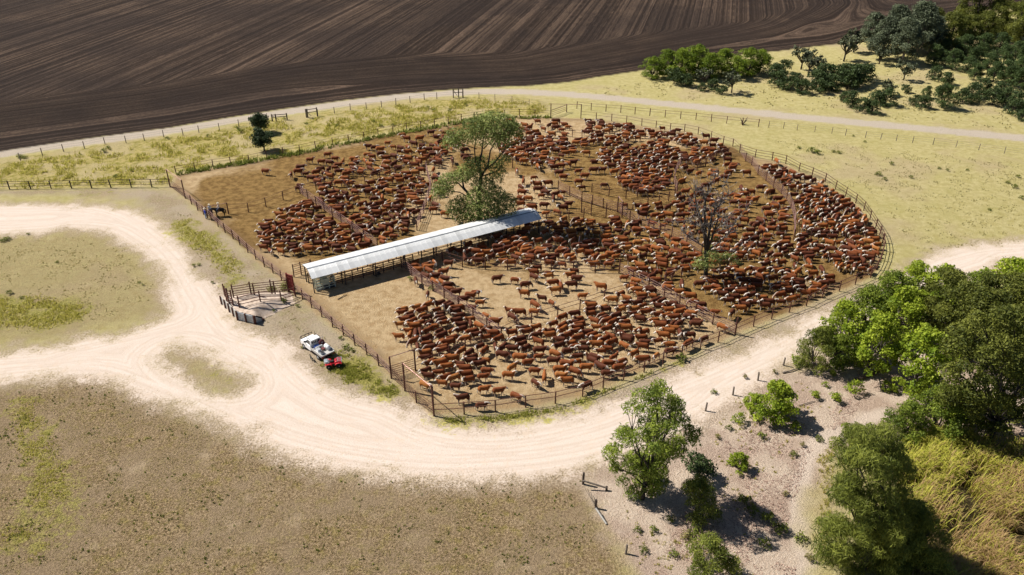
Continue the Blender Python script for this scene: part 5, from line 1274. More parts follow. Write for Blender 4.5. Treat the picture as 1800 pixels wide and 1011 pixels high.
def plant(kind, px, py, s, label=None, var=None, sz=None, rz=None, group=None, cat=None):
    tm, cm = tree_meshes(kind, random.randrange(2) if var is None else var)
    g_ = G(px, py)
    o = empty(NAME[kind], g_, random.uniform(0, 6.28) if rz is None else rz); o.scale = (s, s, (sz or s))
    tag(o, label, cat or ('tree' if kind in ('bright', 'dark', 'mid', 'feather', 'grey', 'hedge', 'scrub') else 'shrub' if kind in ('olive', 'shrub', 'small', 'bush', 'round') else 'weed'), group)
    link('trunk' if kind not in ('weed', 'dry') else 'stem', tm, o); link('crown' if kind not in ('weed', 'dry') else 'leaves', cm, o)
    return o

# foreground and the thicket on the right
big = dict(group=None)
plant('feather', 1580, 1000, .80, 'dark feathery tree at the bottom edge, half in shade beside the reeds', 1, .75)
plant('dark', 1815, 690, 1.22, 'dark tree cut by the right edge behind the largest dark tree', 1, 1.19)
plant('dark', 1690, 620, 0.99, 'dark green tree in the middle of the thicket behind the yellow green trees', 1, 0.86)
plant('dark', 1650, 575, 0.81, 'dark tree in the thicket just below the bright top crowns', 0, 0.76)
plant('dark', 1755, 590, 0.93, 'dark tree in the thicket right of centre, under the bright corner tree', 1, 0.81)
plant('bright', 1527, 655, 1.14, 'yellow green tree at the front of the thicket above the dark fallen log', 0, 1.19)
plant('bright', 1602, 690, 1.28, 'brightest yellow green tree at the front middle of the thicket', 1, 1.27)
plant('bright', 1570, 600, 1.10, 'yellow green tree rising behind the front row of the thicket', 1, 1.13)
plant('bright', 1468, 622, 1.07, 'bright tree at the left tip of the thicket beside the dirt road', 0, 1.08)
plant('bright', 1640, 556, 1.16, 'bright rounded crown at the top of the thicket near the sandy side road', 1, 1.08)
plant('bright', 1595, 540, 0.99, 'bright small crown at the top left of the thicket nearest the yards', 0, 0.97)
plant('bright', 1768, 545, 1.33, 'bright tree in the far right corner of the thicket beside the sandy side road', 0, 1.08)
plant('bright', 1820, 525, 1.16, 'bright tree at the right edge above the thicket', 1, 1.03)
plant('mid', 1555, 560, 0.99, 'mid green tree on the upper left slope of the thicket by the yards', 0, 0.86)
plant('mid', 1515, 585, 0.93, 'mid green tree between the left tip tree and the yards', 1, 0.81)
plant('mid', 1705, 560, 0.99, 'mid green tree at the top of the thicket between two bright crowns', 0, 0.86)
plant('mid', 1470, 648, 0.58, 'small mid green tree under the left tip of the thicket', 1, 0.59)
plant('mid', 1640, 765, 0.84, 'mid green bushy tree in front of the largest dark tree', 1, 0.78)
plant('bright', 1672, 738, 0.72, 'small bright tree tucked against the left side of the largest dark tree', 0, 0.59)
plant('mid', 1585, 772, 0.64, 'low bushy tree where the sand path meets the reed bed', 0, 0.59)
plant('olive', 1428, 648, 1.0, 'feathery grey olive shrub at the left end of the thicket, nearest the dirt road', 0, 1.15)
plant('olive', 1492, 800, .9, 'feathery shrub on top of the bank above the large feathery tree', 1, .8)
plant('olive', 1222, 908, .95, 'feathery green shrub in the shade right of the foreground tree', 0, .95)
plant('shrub', 1228, 838, 1.15, 'dark leafy shrub touching the right side of the foreground tree', 0, 1.1)
plant('olive', 1242, 1018, 1.0, 'feathery shrub cut by the bottom edge of the picture', 1, .95)
plant('bush', 1360, 736, 1.0, 'round bright green bush alone on the pinkish sand', 0, 1.05)
plant('bush', 1326, 720, .5, 'smaller bright bush leaning on the left of the round bright bush', 1, .45)
plant('bush', 1297, 824, .42, 'small bright green bush beside the shadow of the foreground tree', 0, .45)
for px, py, s in [(1297, 742, .9), (1432, 700, .75), (1468, 706, .9), (1500, 690, 1.2), (1515, 645, 1.1), (1450, 680, .5), (1556, 685, .8), (1570, 690, .7), (1486, 755, .6), (1385, 690, .6), (1398, 642, .9), (1463, 660, .5), (1376, 712, .5)]:
    plant('small', px, py, s, '@small pale green sand bush', cat='bush')
def outline_tree(name, label, base, outline, n, rr, depth, leaf, ratio, pm2, mat, droop, seed, trunk_r, fork, bark='darkbark', minsep=.55, extra=()):
    """a crown of clumps standing within an outline, as deep as it is wide"""
    rs = random.Random(seed); b = G(*base); xs_ = [p[0] for p in outline]; ys_ = [p[1] for p in outline]; cl = []; tries = 0
    while len(cl) < n and tries < 9000:
        tries += 1
        px, py = rs.uniform(min(xs_), max(xs_)), rs.uniform(min(ys_), max(ys_))
        if not bool(inside(np.array([px]), np.array([py]), outline)[0]): continue
        e = float(seg_dist(np.array([px]), np.array([py]), outline, True)[0])
        dd = depth * min(1, math.sqrt(e / 45.0)) * rs.uniform(-1, 1); p = P(px, py, b.y + dd); r = rs.uniform(*rr)
        if p.z < r * .5: continue
        if any((p.x - o[0] - b.x) ** 2 + (p.y - o[1] - b.y) ** 2 + (p.z - o[2]) ** 2 < (r + o[3]) ** 2 * minsep ** 2 for o in [(c[0], c[1], c[2], c[3]) for c in cl]): continue
        cl.append((p.x - b.x, p.y - b.y, p.z, r, r * .75))
    o = empty(name, b); tag(o, label, 'tree')
    link('trunk', limbs(seed, (0, 0, 0), fork, cl, trunk_r, 26, bark), o)
    link('crown', crown(seed, cl, leaf, ratio, pm2, mat, droop, .3), o)
    return o
outline_tree('feathery_tree', 'large feathery dark olive tree beside the reed bed, filling the lower right corner', (1515, 1000), [(1512, 752), (1535, 742), (1562, 760), (1588, 790), (1592, 840), (1600, 890), (1612, 950), (1618, 1010), (1560, 1018), (1490, 1012), (1442, 990), (1440, 950), (1456, 905), (1462, 860), (1480, 815), (1496, 775)], 140, (.6, 1.05), 3.8, .46, .12, 40, 'leaf_olive', 1.0, 41, .3, (.2, 0, 3.0), minsep=.34)
outline_tree('dense_tree', 'largest dark broad crowned tree, standing over the shaded sand at the right edge', (1738, 772), [(1672, 590), (1700, 560), (1745, 548), (1790, 540), (1830, 560), (1845, 660), (1830, 755), (1790, 772), (1745, 765), (1700, 748), (1662, 716), (1652, 660)], 110, (.7, 1.15), 4.2, .32, .4, 22, 'leaf_dark', .7, 43, .4, (.3, 0, 3.2), minsep=.44)
outline_tree('leafy_tree', 'tall leafy foreground tree standing alone between the road bend and the broken fence', (1128, 876), [(1132, 682), (1160, 676), (1182, 700), (1200, 692), (1196, 716), (1212, 745), (1226, 770), (1214, 790), (1190, 800), (1172, 838), (1150, 872), (1112, 874), (1088, 846), (1076, 812), (1070, 792), (1090, 772), (1100, 740), (1112, 706)], 88, (.5, .95), 3.2, .38, .2, 34, 'leaf_leafy', .6, 47, .26, (.2, .1, 2.2), minsep=.42)
# top right scrub
for px, py, s in [(1146, 137, .95), (1172, 132, 1.15), (1197, 137, 1.3), (1222, 132, 1.35), (1246, 139, 1.15), (1270, 132, 1.2), (1292, 138, 1.0), (1313, 131, 1.2), (1335, 128, 1.05)]:
    plant('hedge', px, py, s * 1.28, '@bright green field edge tree', sz=s * .92, group='bright green trees along the edge of the ploughed field')
for px, py, s, v in [(1610, 98, 1.4, 0), (1548, 103, 1.1, 1), (1585, 112, 1.15, 0), (1528, 88, 1.0, 1), (1568, 88, 1.2, 0), (1632, 94, 1.0, 1), (1600, 80, 1.1, 1)]:
    plant('grey', px, py, s, '@grey green scrub tree', v, group='grey green trees beyond the far track')
for px, py, s, v in [(1702, 60, 1.35, 0), (1745, 64, 1.0, 1), (1800, 86, 1.35, 0), (1664, 90, .95, 1), (1772, 74, 1.0, 0), (1628, 76, .9, 1), (1720, 84, .9, 1), (1690, 84, .8, 0)]:
    plant('dark', px, py, s, '@dark field edge tree', v, group='dark trees in the top right corner')
for px, py, s in [(1640, 116, .8), (1672, 122, .75), (1712, 118, .8), (1735, 130, .75), (1760, 120, .85), (1782, 110, .8), (1795, 137, .85), (1690, 102, .9), (1725, 97, .85), (1755, 94, .8), (1775, 152, .75), (1792, 158, .8), (1745, 144, .7), (1712, 140, .6), (1655, 100, .7), (1700, 128, .6), (1800, 120, .9), (1765, 140, .7)]:
    plant('scrub', px, py, s, '@dark green bushy scrub tree', group='bushy trees in the far right scrub')
plant('scrub', 1655, 190, .88, 'spreading dark green tree standing in pasture near the far track', 0, .8)
plant('scrub', 1628, 172, .36, 'slim small tree left of the spreading tree in the pasture', 1, .4)
for px, py, s in [(1362, 138, 1.5), (1378, 128, 1.4), (1368, 152, 1.6), (1390, 160, 1.5), (1408, 165, 1.4), (1432, 155, 1.8), (1450, 148, 2.0), (1440, 163, 1.4), (1470, 148, 2.0), (1488, 156, 2.0), (1502, 150, 2.1), (1515, 145, 1.8), (1462, 160, 1.6), (1485, 135, 1.4), (1398, 145, 1.0),
                  (1540, 183, 1.3), (1556, 186, 1.6), (1482, 178, .9), (1497, 186, 1.4), (1515, 196, 1.3), (1532, 200, 1.2), (1610, 185, 1.0), (1620, 190, 1.2), (1690, 180, 1.3), (1705, 172, 1.5), (1722, 182, 1.3), (1745, 185, 1.6), (1765, 180, 1.4), (1785, 190, 1.6), (1755, 170, 1.4), (1778, 200, 1.4), (1795, 212, 1.0), (1590, 163, .8), (1730, 160, 1.3),
                  (1185, 148, 1.6), (1205, 152, 1.3), (1232, 160, .8), (1250, 158, 1.1), (1270, 166, .9), (1640, 140, 1.4), (1665, 148, 1.2)]:
    plant('shrub', px, py, s * 1.05, '@low dark green shrub', group='low dark shrubs beyond the far track')
for px, py, s in [(465, 265, 1.28), (459, 234, 1.2)]:
    plant('round', px, py, s, {265: 'nearer of two round dark shrubs by the empty back left pen', 234: 'farther of two round dark shrubs in the rough yellow grass'}[py], py % 2, s * 1.0)
# tree-like prickly pears
def pear_meshes(seed, h):
    rs = random.Random(seed); b = MB(); vs, tn = [], []
    b.tube([(0, 0, -.2), (.05, 0, h * .25), (0, .05, h * .45)], [.16, .13, .1], 6)
    P_, A_, S_ = [], [], []
    tips = []
    for k in range(17):
        a = rs.uniform(0, 6.28); e = Vector((math.cos(a) * h * rs.uniform(.12, .45), math.sin(a) * h * rs.uniform(.12, .45), h * rs.uniform(.45, .9)))
        b.tube([(0, .03, h * rs.uniform(.2, .42)), e * .55 + Vector((0, 0, h * .12)), e], [.09, .07, .05], 5); tips.append(e)
    C, D = [], []
    for e in tips:
        for _ in range(34):
            d = Vector((rs.gauss(0, 1), rs.gauss(0, 1), rs.gauss(.35, .8))).normalized(); C.append(e + d * h * rs.uniform(.03, .17)); D.append(d)
    C = np.array(C); D = np.array(D); r2 = np.random.RandomState(seed); n = len(C)
    L = h * r2.uniform(.07, .125, n)
    cm = leaves_mesh('paddles', C, D, L, L * .75, r2.uniform(0, 1, n), r2, -.4, 'paddle')
    tm = b.mesh('trunk', True); tm.materials.append(M['darkbark']); return tm, cm
PM = [pear_meshes(3, 4.2), pear_meshes(8, 4.2)]
for px, py, s, lb in [(1237, 151, .95, 'smaller dark prickly pear tree in front of the bright tree row'), (1286, 163, 1.15, 'wide pale prickly pear tree in front of the bright tree row'), (1408, 122, 1.35, 'tall prickly pear tree on open grass by the field edge'), (1420, 132, 1.1, 'prickly pear tree joined to the foot of the tall prickly pear'), (1440, 126, .9, 'short prickly pear tree with a bare stem beside the tall one'),
                      (1588, 141, 1.1, 'lone bushy prickly pear tree standing clear on the pasture'), (1560, 168, .9, 'round dark prickly pear tree beside low shrubs'), (1483, 108, 1.5, 'leaning prickly pear tree left of the grey green trees'), (1545, 113, 1.2, 'brownish prickly pear under the grey green trees'), (1500, 92, 1.5, 'prickly pear tree at the field corner left of the grey green trees'), (1515, 140, 1.0, 'prickly pear tree at the right end of the low shrub patch')]:
    o = empty('prickly_pear', G(px, py), random.uniform(0, 6)); o.scale = (s, s, s); tag(o, lb, 'cactus', 'prickly pear trees beyond the far track'); tm, cm = random.choice(PM); link('trunk', tm, o); tag(link('paddles', cm, o), kind='stuff')

# the gum tree in the yards: clumps where the photograph shows them
gb = G(842, 399); GY0 = gb.y
def gclump(px, py, r, dy=0.0, rz=.7): p = P(px, py, GY0 + dy); return (p.x - gb.x, p.y - gb.y, p.z, r, r * rz)
gcl = [gclump(*c) for c in [(850, 222, 2.2, 1.0), (868, 214, 2.0, 0), (832, 226, 1.8, -.8), (886, 222, 2.0, .6), (897, 238, 1.9, 0), (873, 236, 2.0, -1.2), (848, 240, 1.9, .8), (902, 228, 1.3, 1.5), (800, 240, 1.6, 0), (793, 252, 1.3, -.6), (808, 250, 1.2, .6), (826, 240, 1.3, 0), (880, 250, 1.4, -1),
                            (835, 292, 1.6, -1.0), (822, 302, 1.5, -.4), (845, 285, 1.2, .6), (830, 312, 1.5, 0), (812, 310, 1.2, -.8), (872, 292, 1.2, .6), (884, 282, 1.1, 0), (868, 315, 1.3, .4), (878, 302, 1.0, -.6),
                            (790, 318, 1.5, -.6), (778, 328, 1.3, -.8), (800, 312, 1.2, -.4), (772, 340, 1.2, -.6), (786, 336, 1.0, 0),
                            (850, 330, 1.8, -1.6), (866, 345, 1.9, -1.8), (840, 350, 1.9, -2.0), (856, 366, 2.0, -2.2), (880, 358, 1.7, -1.2), (892, 352, 1.3, -.8), (890, 372, 1.5, -1.2), (832, 372, 1.8, -1.8), (815, 380, 1.6, -1.4), (803, 362, 1.4, -1.2), (796, 372, 1.1, -1.0), (822, 390, 1.4, -1.6), (850, 385, 1.6, -2.0), (872, 382, 1.5, -1.6), (812, 352, 1.0, -.6)]]
gum = empty('gum_tree', gb); tag(gum, 'tall gum tree with open clumped crown growing in the yards behind the shed', 'tree')
link('crown', crown(91, [(c[0], c[1], c[2], c[3] * 1.12, c[4] * 1.15) for c in gcl], .36, .30, 20, 'leaf_gum', .5, .3), gum)
gt = MB(); Lq = lambda px, py, dy=0.0: P(px, py, GY0 + dy) - gb
for pts, r in [([(842, 404), (843, 375), (842, 340), (846, 308)], (.42, .36, .30, .26)), ([(846, 312), (842, 290), (847, 268), (850, 240)], (.24, .19, .14, .08)), ([(846, 310), (858, 290), (862, 265), (876, 240)], (.2, .15, .11, .06)), ([(844, 300), (836, 285), (834, 262), (838, 238)], (.16, .12, .09, .05)),
               ([(842, 372), (826, 345), (815, 330), (812, 312)], (.24, .2, .17, .1)), ([(818, 336), (806, 322), (795, 322), (784, 326)], (.14, .1, .08, .04)), ([(826, 348), (808, 338), (790, 336), (775, 340)], (.1, .08, .06, .03)), ([(846, 305), (870, 285), (888, 262), (896, 240)], (.13, .1, .08, .04)), ([(843, 320), (830, 305), (826, 300), (822, 300)], (.1, .08, .06, .03)),
               ([(838, 262), (820, 256), (806, 252), (797, 248)], (.08, .06, .05, .03)), ([(846, 310), (866, 304), (876, 300), (882, 288)], (.1, .08, .06, .03)), ([(843, 378), (862, 368), (878, 362), (888, 360)], (.16, .12, .09, .05)), ([(842, 384), (826, 376), (812, 374), (800, 370)], (.16, .12, .09, .05)), ([(850, 262), (862, 248), (880, 236), (898, 232)], (.09, .07, .05, .03))]:
    gt.tube([Lq(*p, 0 if k == 0 else random.uniform(-.7, .3) * k * .4) for k, p in enumerate(pts)], list(r), 7)
gt.build('trunk', M['darkbark'], gum, True)

# the dead tree
db = G(1240, 494); DY0 = db.y; dead = empty('dead_tree', db); tag(dead, 'bare dead tree with many grey limbs standing among the cattle', 'tree')
dt = MB(); dw = MB(); rd = random.Random(5)
def limb(pts, r, m=None): (m or dw).tube(pts, r, 6)
Dq = lambda px, py, dy=0.0: P(px, py, DY0 + dy) - db
MAINS = [([(1240, 500), (1241, 470), (1241, 440)], (.50, .40, .36)), ([(1241, 442), (1238, 410), (1232, 385), (1225, 365), (1221, 340), (1222, 330)], (.30, .26, .20, .15, .09, .04)), ([(1241, 442), (1240, 400), (1238, 370), (1241, 345), (1248, 325), (1249, 310)], (.32, .27, .22, .16, .09, .04)),
         ([(1243, 440), (1247, 405), (1251, 380), (1258, 368), (1268, 355), (1280, 342), (1281, 330)], (.30, .25, .2, .15, .12, .08, .03)), ([(1244, 440), (1256, 405), (1262, 385), (1264, 365), (1270, 348)], (.22, .17, .12, .08, .04)), ([(1240, 435), (1228, 428), (1214, 418), (1203, 410), (1194, 400)], (.16, .12, .09, .07, .03)),
         ([(1246, 440), (1264, 425), (1280, 410), (1290, 395), (1304, 375)], (.18, .14, .1, .07, .03)), ([(1246, 442), (1268, 440), (1286, 442), (1305, 438)], (.14, .1, .07, .03)), ([(1238, 402), (1224, 396), (1213, 394)], (.12, .08, .03)), ([(1240, 372), (1238, 352), (1232, 336)], (.12, .08, .03)), ([(1250, 384), (1258, 362), (1258, 345)], (.12, .08, .03)),
         ([(1256, 404), (1272, 396), (1278, 388)], (.12, .08, .03)), ([(1232, 385), (1222, 378), (1217, 362)], (.1, .07, .03)), ([(1246, 415), (1270, 404), (1275, 390)], (.14, .09, .04))]
for k, (pts, r) in enumerate(MAINS):
    dy = 0 if k == 0 else rd.uniform(-1.8, 1.8)
    r = [q * .72 for q in r]; W_ = [Dq(*p, dy * j / (len(pts) - 1)) for j, p in enumerate(pts)]; limb(W_, r, dt if k < 5 else dw)
    if k:
        for j in range(1, len(W_)):
            for _ in range(6):
                d = (W_[j] - W_[j - 1]).normalized(); L = rd.uniform(.8, 2.2)
                q1 = W_[j] + (d * .5 + Vector((rd.uniform(-1, 1), rd.uniform(-1, 1), rd.uniform(-.2, .9)))) * L * .5; q2 = q1 + (d * .5 + Vector((rd.uniform(-1, 1), rd.uniform(-1, 1), rd.uniform(-.1, 1.0)))) * L * .5
                limb([W_[j], q1, q2], [r[j] * .45 + .016, r[j] * .22 + .016, .014])
                for _2 in range(2): limb([q1, q1 + Vector((rd.uniform(-1, 1), rd.uniform(-1, 1), rd.uniform(-.3, .9))) * L * .4], [.022, .012])
dt.build('trunk', M['darkbark'], dead, True); dw.build('branches', M['deadwood'], dead, True)
dcl = []
for px, py, r, dy in [(1245, 458, 1.1, -1), (1258, 455, .9, .5), (1232, 462, .8, -.6), (1270, 456, .8, 0), (1282, 452, .8, .4), (1250, 443, .8, 0), (1226, 470, .6, -.4), (1296, 462, .5, 0), (1256, 420, .5, 0), (1240, 468, .7, -.8)]:
    p = Dq(px, py, dy); dcl.append((p.x, p.y, p.z, r, r * .7))
link('epicormic_leaves', crown(17, [(c[0], c[1], c[2], c[3] * 1.35, c[4] * 1.3) for c in dcl], .3, .3, 17, 'leaf_gum', .3, .6), dead)
sn = MB(); rd2 = random.Random(3); s0 = Vector((0, 0, 0))
for k in range(7):
    a = rd2.uniform(0, 6.28); e = Vector((math.cos(a) * .9, math.sin(a) * .7, rd2.uniform(.5, 1.9))); sn.tube([(0, 0, -.1), e * .5 + Vector((.1, 0, .1)), e], [.11, .08, .02], 5)
o = sn.build('dead_shrub', M['darktimber']); o.location = G(1305, 219); tag(o, 'bare dark dead shrub at the end of the outer steel lane fence', 'dead shrub')

# small weeds that can be told apart
for px, py, s in [(1425, 268, 2.2), (1438, 271, 2.0), (1465, 268, 1.2), (1475, 270, 1.4), (1405, 261, 1.2), (1542, 308, 1.8), (1554, 317, 1.3), (1600, 313, 1.2), (1566, 289, 1.3), (1650, 297, 1.0), (1664, 300, 1.0), (1520, 250, .9), (1782, 330, 1.6), (1770, 322, 1.2), (1795, 350, 1.4), (1790, 312, 1.2), (1740, 370, 1.0), (1700, 300, .9), (1500, 240, .8)]:
    plant('weed', px, py, s * .8, '@low green pasture weed', group='low weeds on the right hand pasture')
for px, py, s in [(480, 548, 1.0), (448, 537, 2.4), (462, 533, 2.0), (497, 533, 2.0), (507, 506, 2.6), (500, 510, 2.2), (478, 512, 2.0), (600, 596, 1.1), (608, 612, 1.6), (618, 618, 1.2), (524, 539, 1.0), (350, 467, 1.0), (342, 468, 1.0), (373, 498, .9), (1196, 632, 2.2), (245, 497, .8), (252, 502, .7), (100, 462, .9), (16, 517, 1.4), (38, 525, 1.0), (50, 412, .9), (6, 424, 1.8), (14, 422, 1.4), (760, 510, 1.8), (722, 492, 1.4), (532, 612, .8), (478, 250, 1.2)]:
    plant('weed', px, py, s * .7, '@green weed clump', group='weeds around the loading ramp and dirt road')
for px, py, s in [(1208, 945, 1.5), (1222, 940, 1.8), (1350, 915, 1.6), (1370, 930, 1.6), (1340, 960, 1.4), (1398, 745, .8), (1310, 885, 1.6), (1322, 900, 1.4), (1395, 800, 1.0), (1410, 785, 1.0), (1440, 775, 1.0), (1185, 975, 1.1), (1130, 968, 1.0), (1150, 935, 1.0), (1260, 770, 1.0), (1280, 755, .9), (1340, 770, 1.2), (1380, 870, 1.0), (1405, 950, 1.4), (1420, 985, 1.4), (1180, 915, 1.0), (1120, 935, .9), (1255, 690, .9), (1310, 665, 1.0), (1360, 655, 1.0)]:
    plant(random.choice(('dry', 'weed')), px, py, s, '@low tuft on pinkish sand', group='tufts on the sand')
for px, py, s in [(36, 278, 1.8), (44, 279, 1.5), (182, 268, 1.6), (190, 262, 1.3), (424, 232, 2.0), (418, 226, 1.4), (538, 218, 1.2), (592, 222, 1.3), (670, 222, 1.5), (656, 215, 1.3), (762, 194, 1.3), (790, 196, 1.5), (752, 190, 1.2), (818, 185, 1.1), (366, 240, 1.2), (294, 245, 1.2), (205, 312, 1.4), (232, 300, 1.1), (500, 210, 1.0), (690, 222, 1.2)]:
    plant('weed', px, py, s * .8, '@dark weed in yellow grass', group='weeds in the rough yellow grass')

# ------------------------------------------------------------------ grasses and reeds: beyond counting
def scatter(name, area_px, n, blades, h, lean, mat, label, seed, dens=None, wid=.035, noise_scale=.45, thresh=.45, edge=2.0):
    rs = np.random.RandomState(seed); pg = poly(area_px); pa = np.array(pg)
    X = rs.uniform(pa[:, 0].min(), pa[:, 0].max(), n * 4); Y = rs.uniform(pa[:, 1].min(), pa[:, 1].max(), n * 4)
    k = inside(X, Y, pg); X, Y = X[k], Y[k]
    f = fbm(X * noise_scale, Y * noise_scale, seed, 3); k = rs.rand(len(X)) < sstep(thresh - .12, thresh + .12, f) * sstep(-.2, edge, sdist(X, Y, pg)); X, Y = X[k][:n], Y[k][:n]
    m = len(X); X = np.repeat(X, blades) + rs.normal(0, .10 * h / .3, m * blades); Y = np.repeat(Y, blades) + rs.normal(0, .10 * h / .3, m * blades)
    T_ = np.repeat(rs.uniform(.1, .8, m), blades) + rs.uniform(-.2, .2, m * blades); T2 = np.repeat(rs.rand(m), blades)
    N = len(X); a = rs.uniform(0, 6.28, N); H_ = h * rs.uniform(.5, 1.25, N)
    lx = np.cos(a) * rs.uniform(.1, .6, N) * H_ + lean[0] * H_; ly = np.sin(a) * rs.uniform(.1, .6, N) * H_ + lean[1] * H_
    wx_ = -np.sin(a) * wid * (1 + H_); wy_ = np.cos(a) * wid * (1 + H_); z0 = np.full(N, -.03)
    V_ = np.stack([np.stack([X - wx_, Y - wy_, z0], 1), np.stack([X + wx_, Y + wy_, z0], 1), np.stack([X + wx_ * .7 + lx * .4, Y + wy_ * .7 + ly * .4, H_ * .65], 1), np.stack([X + lx, Y + ly, H_ * (.92 - .35 * np.hypot(*lean))], 1)], 1).reshape(-1, 3)
    me = np_mesh(name, V_, np.arange(N * 4).reshape(N, 4))
    me.attributes.new('tone', 'FLOAT', 'POINT').data.foreach_set('value', np.repeat(np.clip(T_, 0, 1), 4).astype(np.float32))
    me.attributes.new('tone2', 'FLOAT', 'POINT').data.foreach_set('value', np.repeat(T2, 4).astype(np.float32))
    me.materials.append(M[mat]); o = link(name, me); tag(o, label, 'grass', kind='stuff'); return o
scatter('turf_tufts', [(-60, 690), (150, 662), (230, 690), (320, 724), (420, 768), (520, 806), (650, 832), (800, 842), (950, 832), (1022, 830), (1062, 920), (1115, 1011), (1130, 1060), (-100, 1060)], 17000, 3, .11, (.2, -.05), 'turfgrass', 'short dry tufts all over the brown turf corner', 1, wid=.02, thresh=.46)
scatter('green_grass', GREENS[3][0], 2600, 4, .2, (.15, 0), 'grass', 'green grassy streak down the left edge', 2, wid=.022, thresh=.52)
scatter('verge_grass', GREENS[4][0], 3800, 4, .3, (.1, 0), 'verge', 'green grass strip along the foot of the front fence', 3, wid=.03, thresh=.38, edge=.8)
scatter('ute_grass', GREENS[2][0], 1900, 4, .26, (.1, 0), 'verge', 'yellow green grass around the quad bike and ute', 4, wid=.03, thresh=.4)
scatter('rough_grass', [(-60, 342), (0, 335), (296, 329), (312, 306), (400, 291), (530, 268), (700, 232), (840, 207), (965, 204), (965, 184), (900, 174), (830, 174), (700, 183), (500, 211), (300, 243), (0, 288), (-60, 300)], 9000, 4, .5, (.15, -.05), 'grass', 'rough yellow green grass between the track and the yards', 5, wid=.035, thresh=.53)
scatter('loop_grass', GREENS[1][0], 1300, 4, .28, (.1, 0), 'grass', 'yellow green grass patch inside the looping road', 6, wid=.03, thresh=.42)
scatter('path_grass', GREENS[0][0], 1500, 4, .26, (.1, 0), 'grass', 'yellow green grass patches between the loop road and left fence', 7, wid=.03, thresh=.46)
scatter('bank_grass', GREENS[7][0], 900, 6, .3, (.1, 0), 'grass', 'dull olive tufts on the bank above the reeds', 8, wid=.03, thresh=.42)
scatter('fence_weeds', [(310, 302), (400, 288), (530, 265), (640, 243), (760, 220), (840, 206), (968, 205), (968, 208), (840, 212), (760, 227), (640, 249), (530, 272), (400, 295), (310, 310)], 3600, 5, .5, (.2, -.2), 'weed', 'dark green weedy strip at the foot of the rear fence', 9, wid=.05, thresh=.25, edge=.4)
def reeds(name, area_px, n, label, seed):
    """arching blades of three segments; green at the front left, bleached brown inside"""
    rs = np.random.RandomState(seed); pg = poly(area_px); pa = np.array(pg)
    X = rs.uniform(pa[:, 0].min(), pa[:, 0].max(), n * 3); Y = rs.uniform(pa[:, 1].min(), pa[:, 1].max(), n * 3)
    gap_d = sdist(X, Y, smooth_poly(DARK_GAP, True, 3))
    k = inside(X, Y, pg) & (rs.rand(len(X)) < .10 + .9 * sstep(1.0, -1.5, gap_d)) & (fbm(X * .6, Y * .6, 5, 3) > .43); X, Y = X[k][:n], Y[k][:n]; m = len(X); bl_ = 5
    loc = fbm(X * .35, Y * .35, 77, 3); ang_ = -.42 + (loc - .5) * 3.2
    X, Y, ang_, loc = [np.repeat(q, bl_) for q in (X, Y, ang_, loc)]; N = len(X)
    X = X + rs.normal(0, .22, N); Y = Y + rs.normal(0, .22, N)
    an = ang_ + rs.normal(0, .95, N); Hh = rs.uniform(1.1, 2.3, N) * (.8 + .5 * loc); ln = rs.uniform(.2, .75, N) * Hh
    dx, dy = np.cos(an), np.sin(an); wd = rs.uniform(.016, .032, N)
    V_ = []
    for t, zz, ww in ((0, 0, .8), (.22, .50, 1.0), (.62, .84, .8), (1.0, .80, .12)):
        for sgn in (-1, 1):
            V_.append(np.stack([X + dx * ln * t - dy * wd * ww * sgn, Y + dy * ln * t + dx * wd * ww * sgn, Hh * zz - .04], 1))
    V_ = np.stack(V_, 1).reshape(-1, 3); b0 = np.arange(N)[:, None] * 8
    F_ = (b0[:, :, None] + np.array([[0, 1, 3, 2], [2, 3, 5, 4], [4, 5, 7, 6]])[None]).reshape(-1, 4)
    me = np_mesh(name, V_, F_)
    g1, g2 = G(1600, 790), G(1760, 900)
    br = np.clip(((X - g1.x) * (g2.x - g1.x) + (Y - g1.y) * (g2.y - g1.y)) / ((g2.x - g1.x) ** 2 + (g2.y - g1.y) ** 2), 0, 1)
    t2 = np.clip(.62 + .38 * br + (rs.rand(N) - .5) * .5, 0, 1)
    me.attributes.new('tone', 'FLOAT', 'POINT').data.foreach_set('value', np.repeat(np.clip(rs.uniform(0, 1, N), 0, 1), 8).astype(np.float32))
    me.attributes.new('tone2', 'FLOAT', 'POINT').data.foreach_set('value', np.repeat(t2, 8).astype(np.float32))
    me.materials.append(M['reed']); tag(link(name, me), label, 'reeds', kind='stuff')
DARK_GAP = [(1650, 850), (1700, 860), (1735, 905), (1725, 955), (1670, 965), (1625, 925), (1630, 870)]  # reeds thinned here so the floor's painted shade shows as a dark hollow
M['reed'] = leafmat('reed_blades', (.19, .22, .018), (.56, .53, .085), (.37, .24, .12), .35)
reeds('reed_bed', [(1572, 800), (1600, 778), (1650, 770), (1720, 775), (1800, 795), (1900, 850), (1960, 1100), (1600, 1100), (1580, 960), (1580, 880)], 5600, 'dense bed of arching yellow and brown reeds in the lower right corner', 10)
scatter('sand_tufts', [(1070, 880), (1200, 930), (1300, 960), (1390, 860), (1410, 760), (1500, 720), (1400, 660), (1300, 690), (1240, 740), (1260, 900), (1380, 1050), (1140, 1050), (1115, 1000)], 900, 7, .2, (.1, 0), 'grass', 'scattered dry tufts on the pale sand', 12, wid=.03, thresh=.55, noise_scale=1.1)
scatter('pasture_tufts', [(1330, 235), (1800, 285), (1850, 420), (1620, 455), (1560, 400), (1520, 360), (1420, 295)], 2600, 5, .12, (.1, 0), 'straw', 'scattered dry tufts on the pale right hand pasture', 21, wid=.03, thresh=.56, noise_scale=.7)
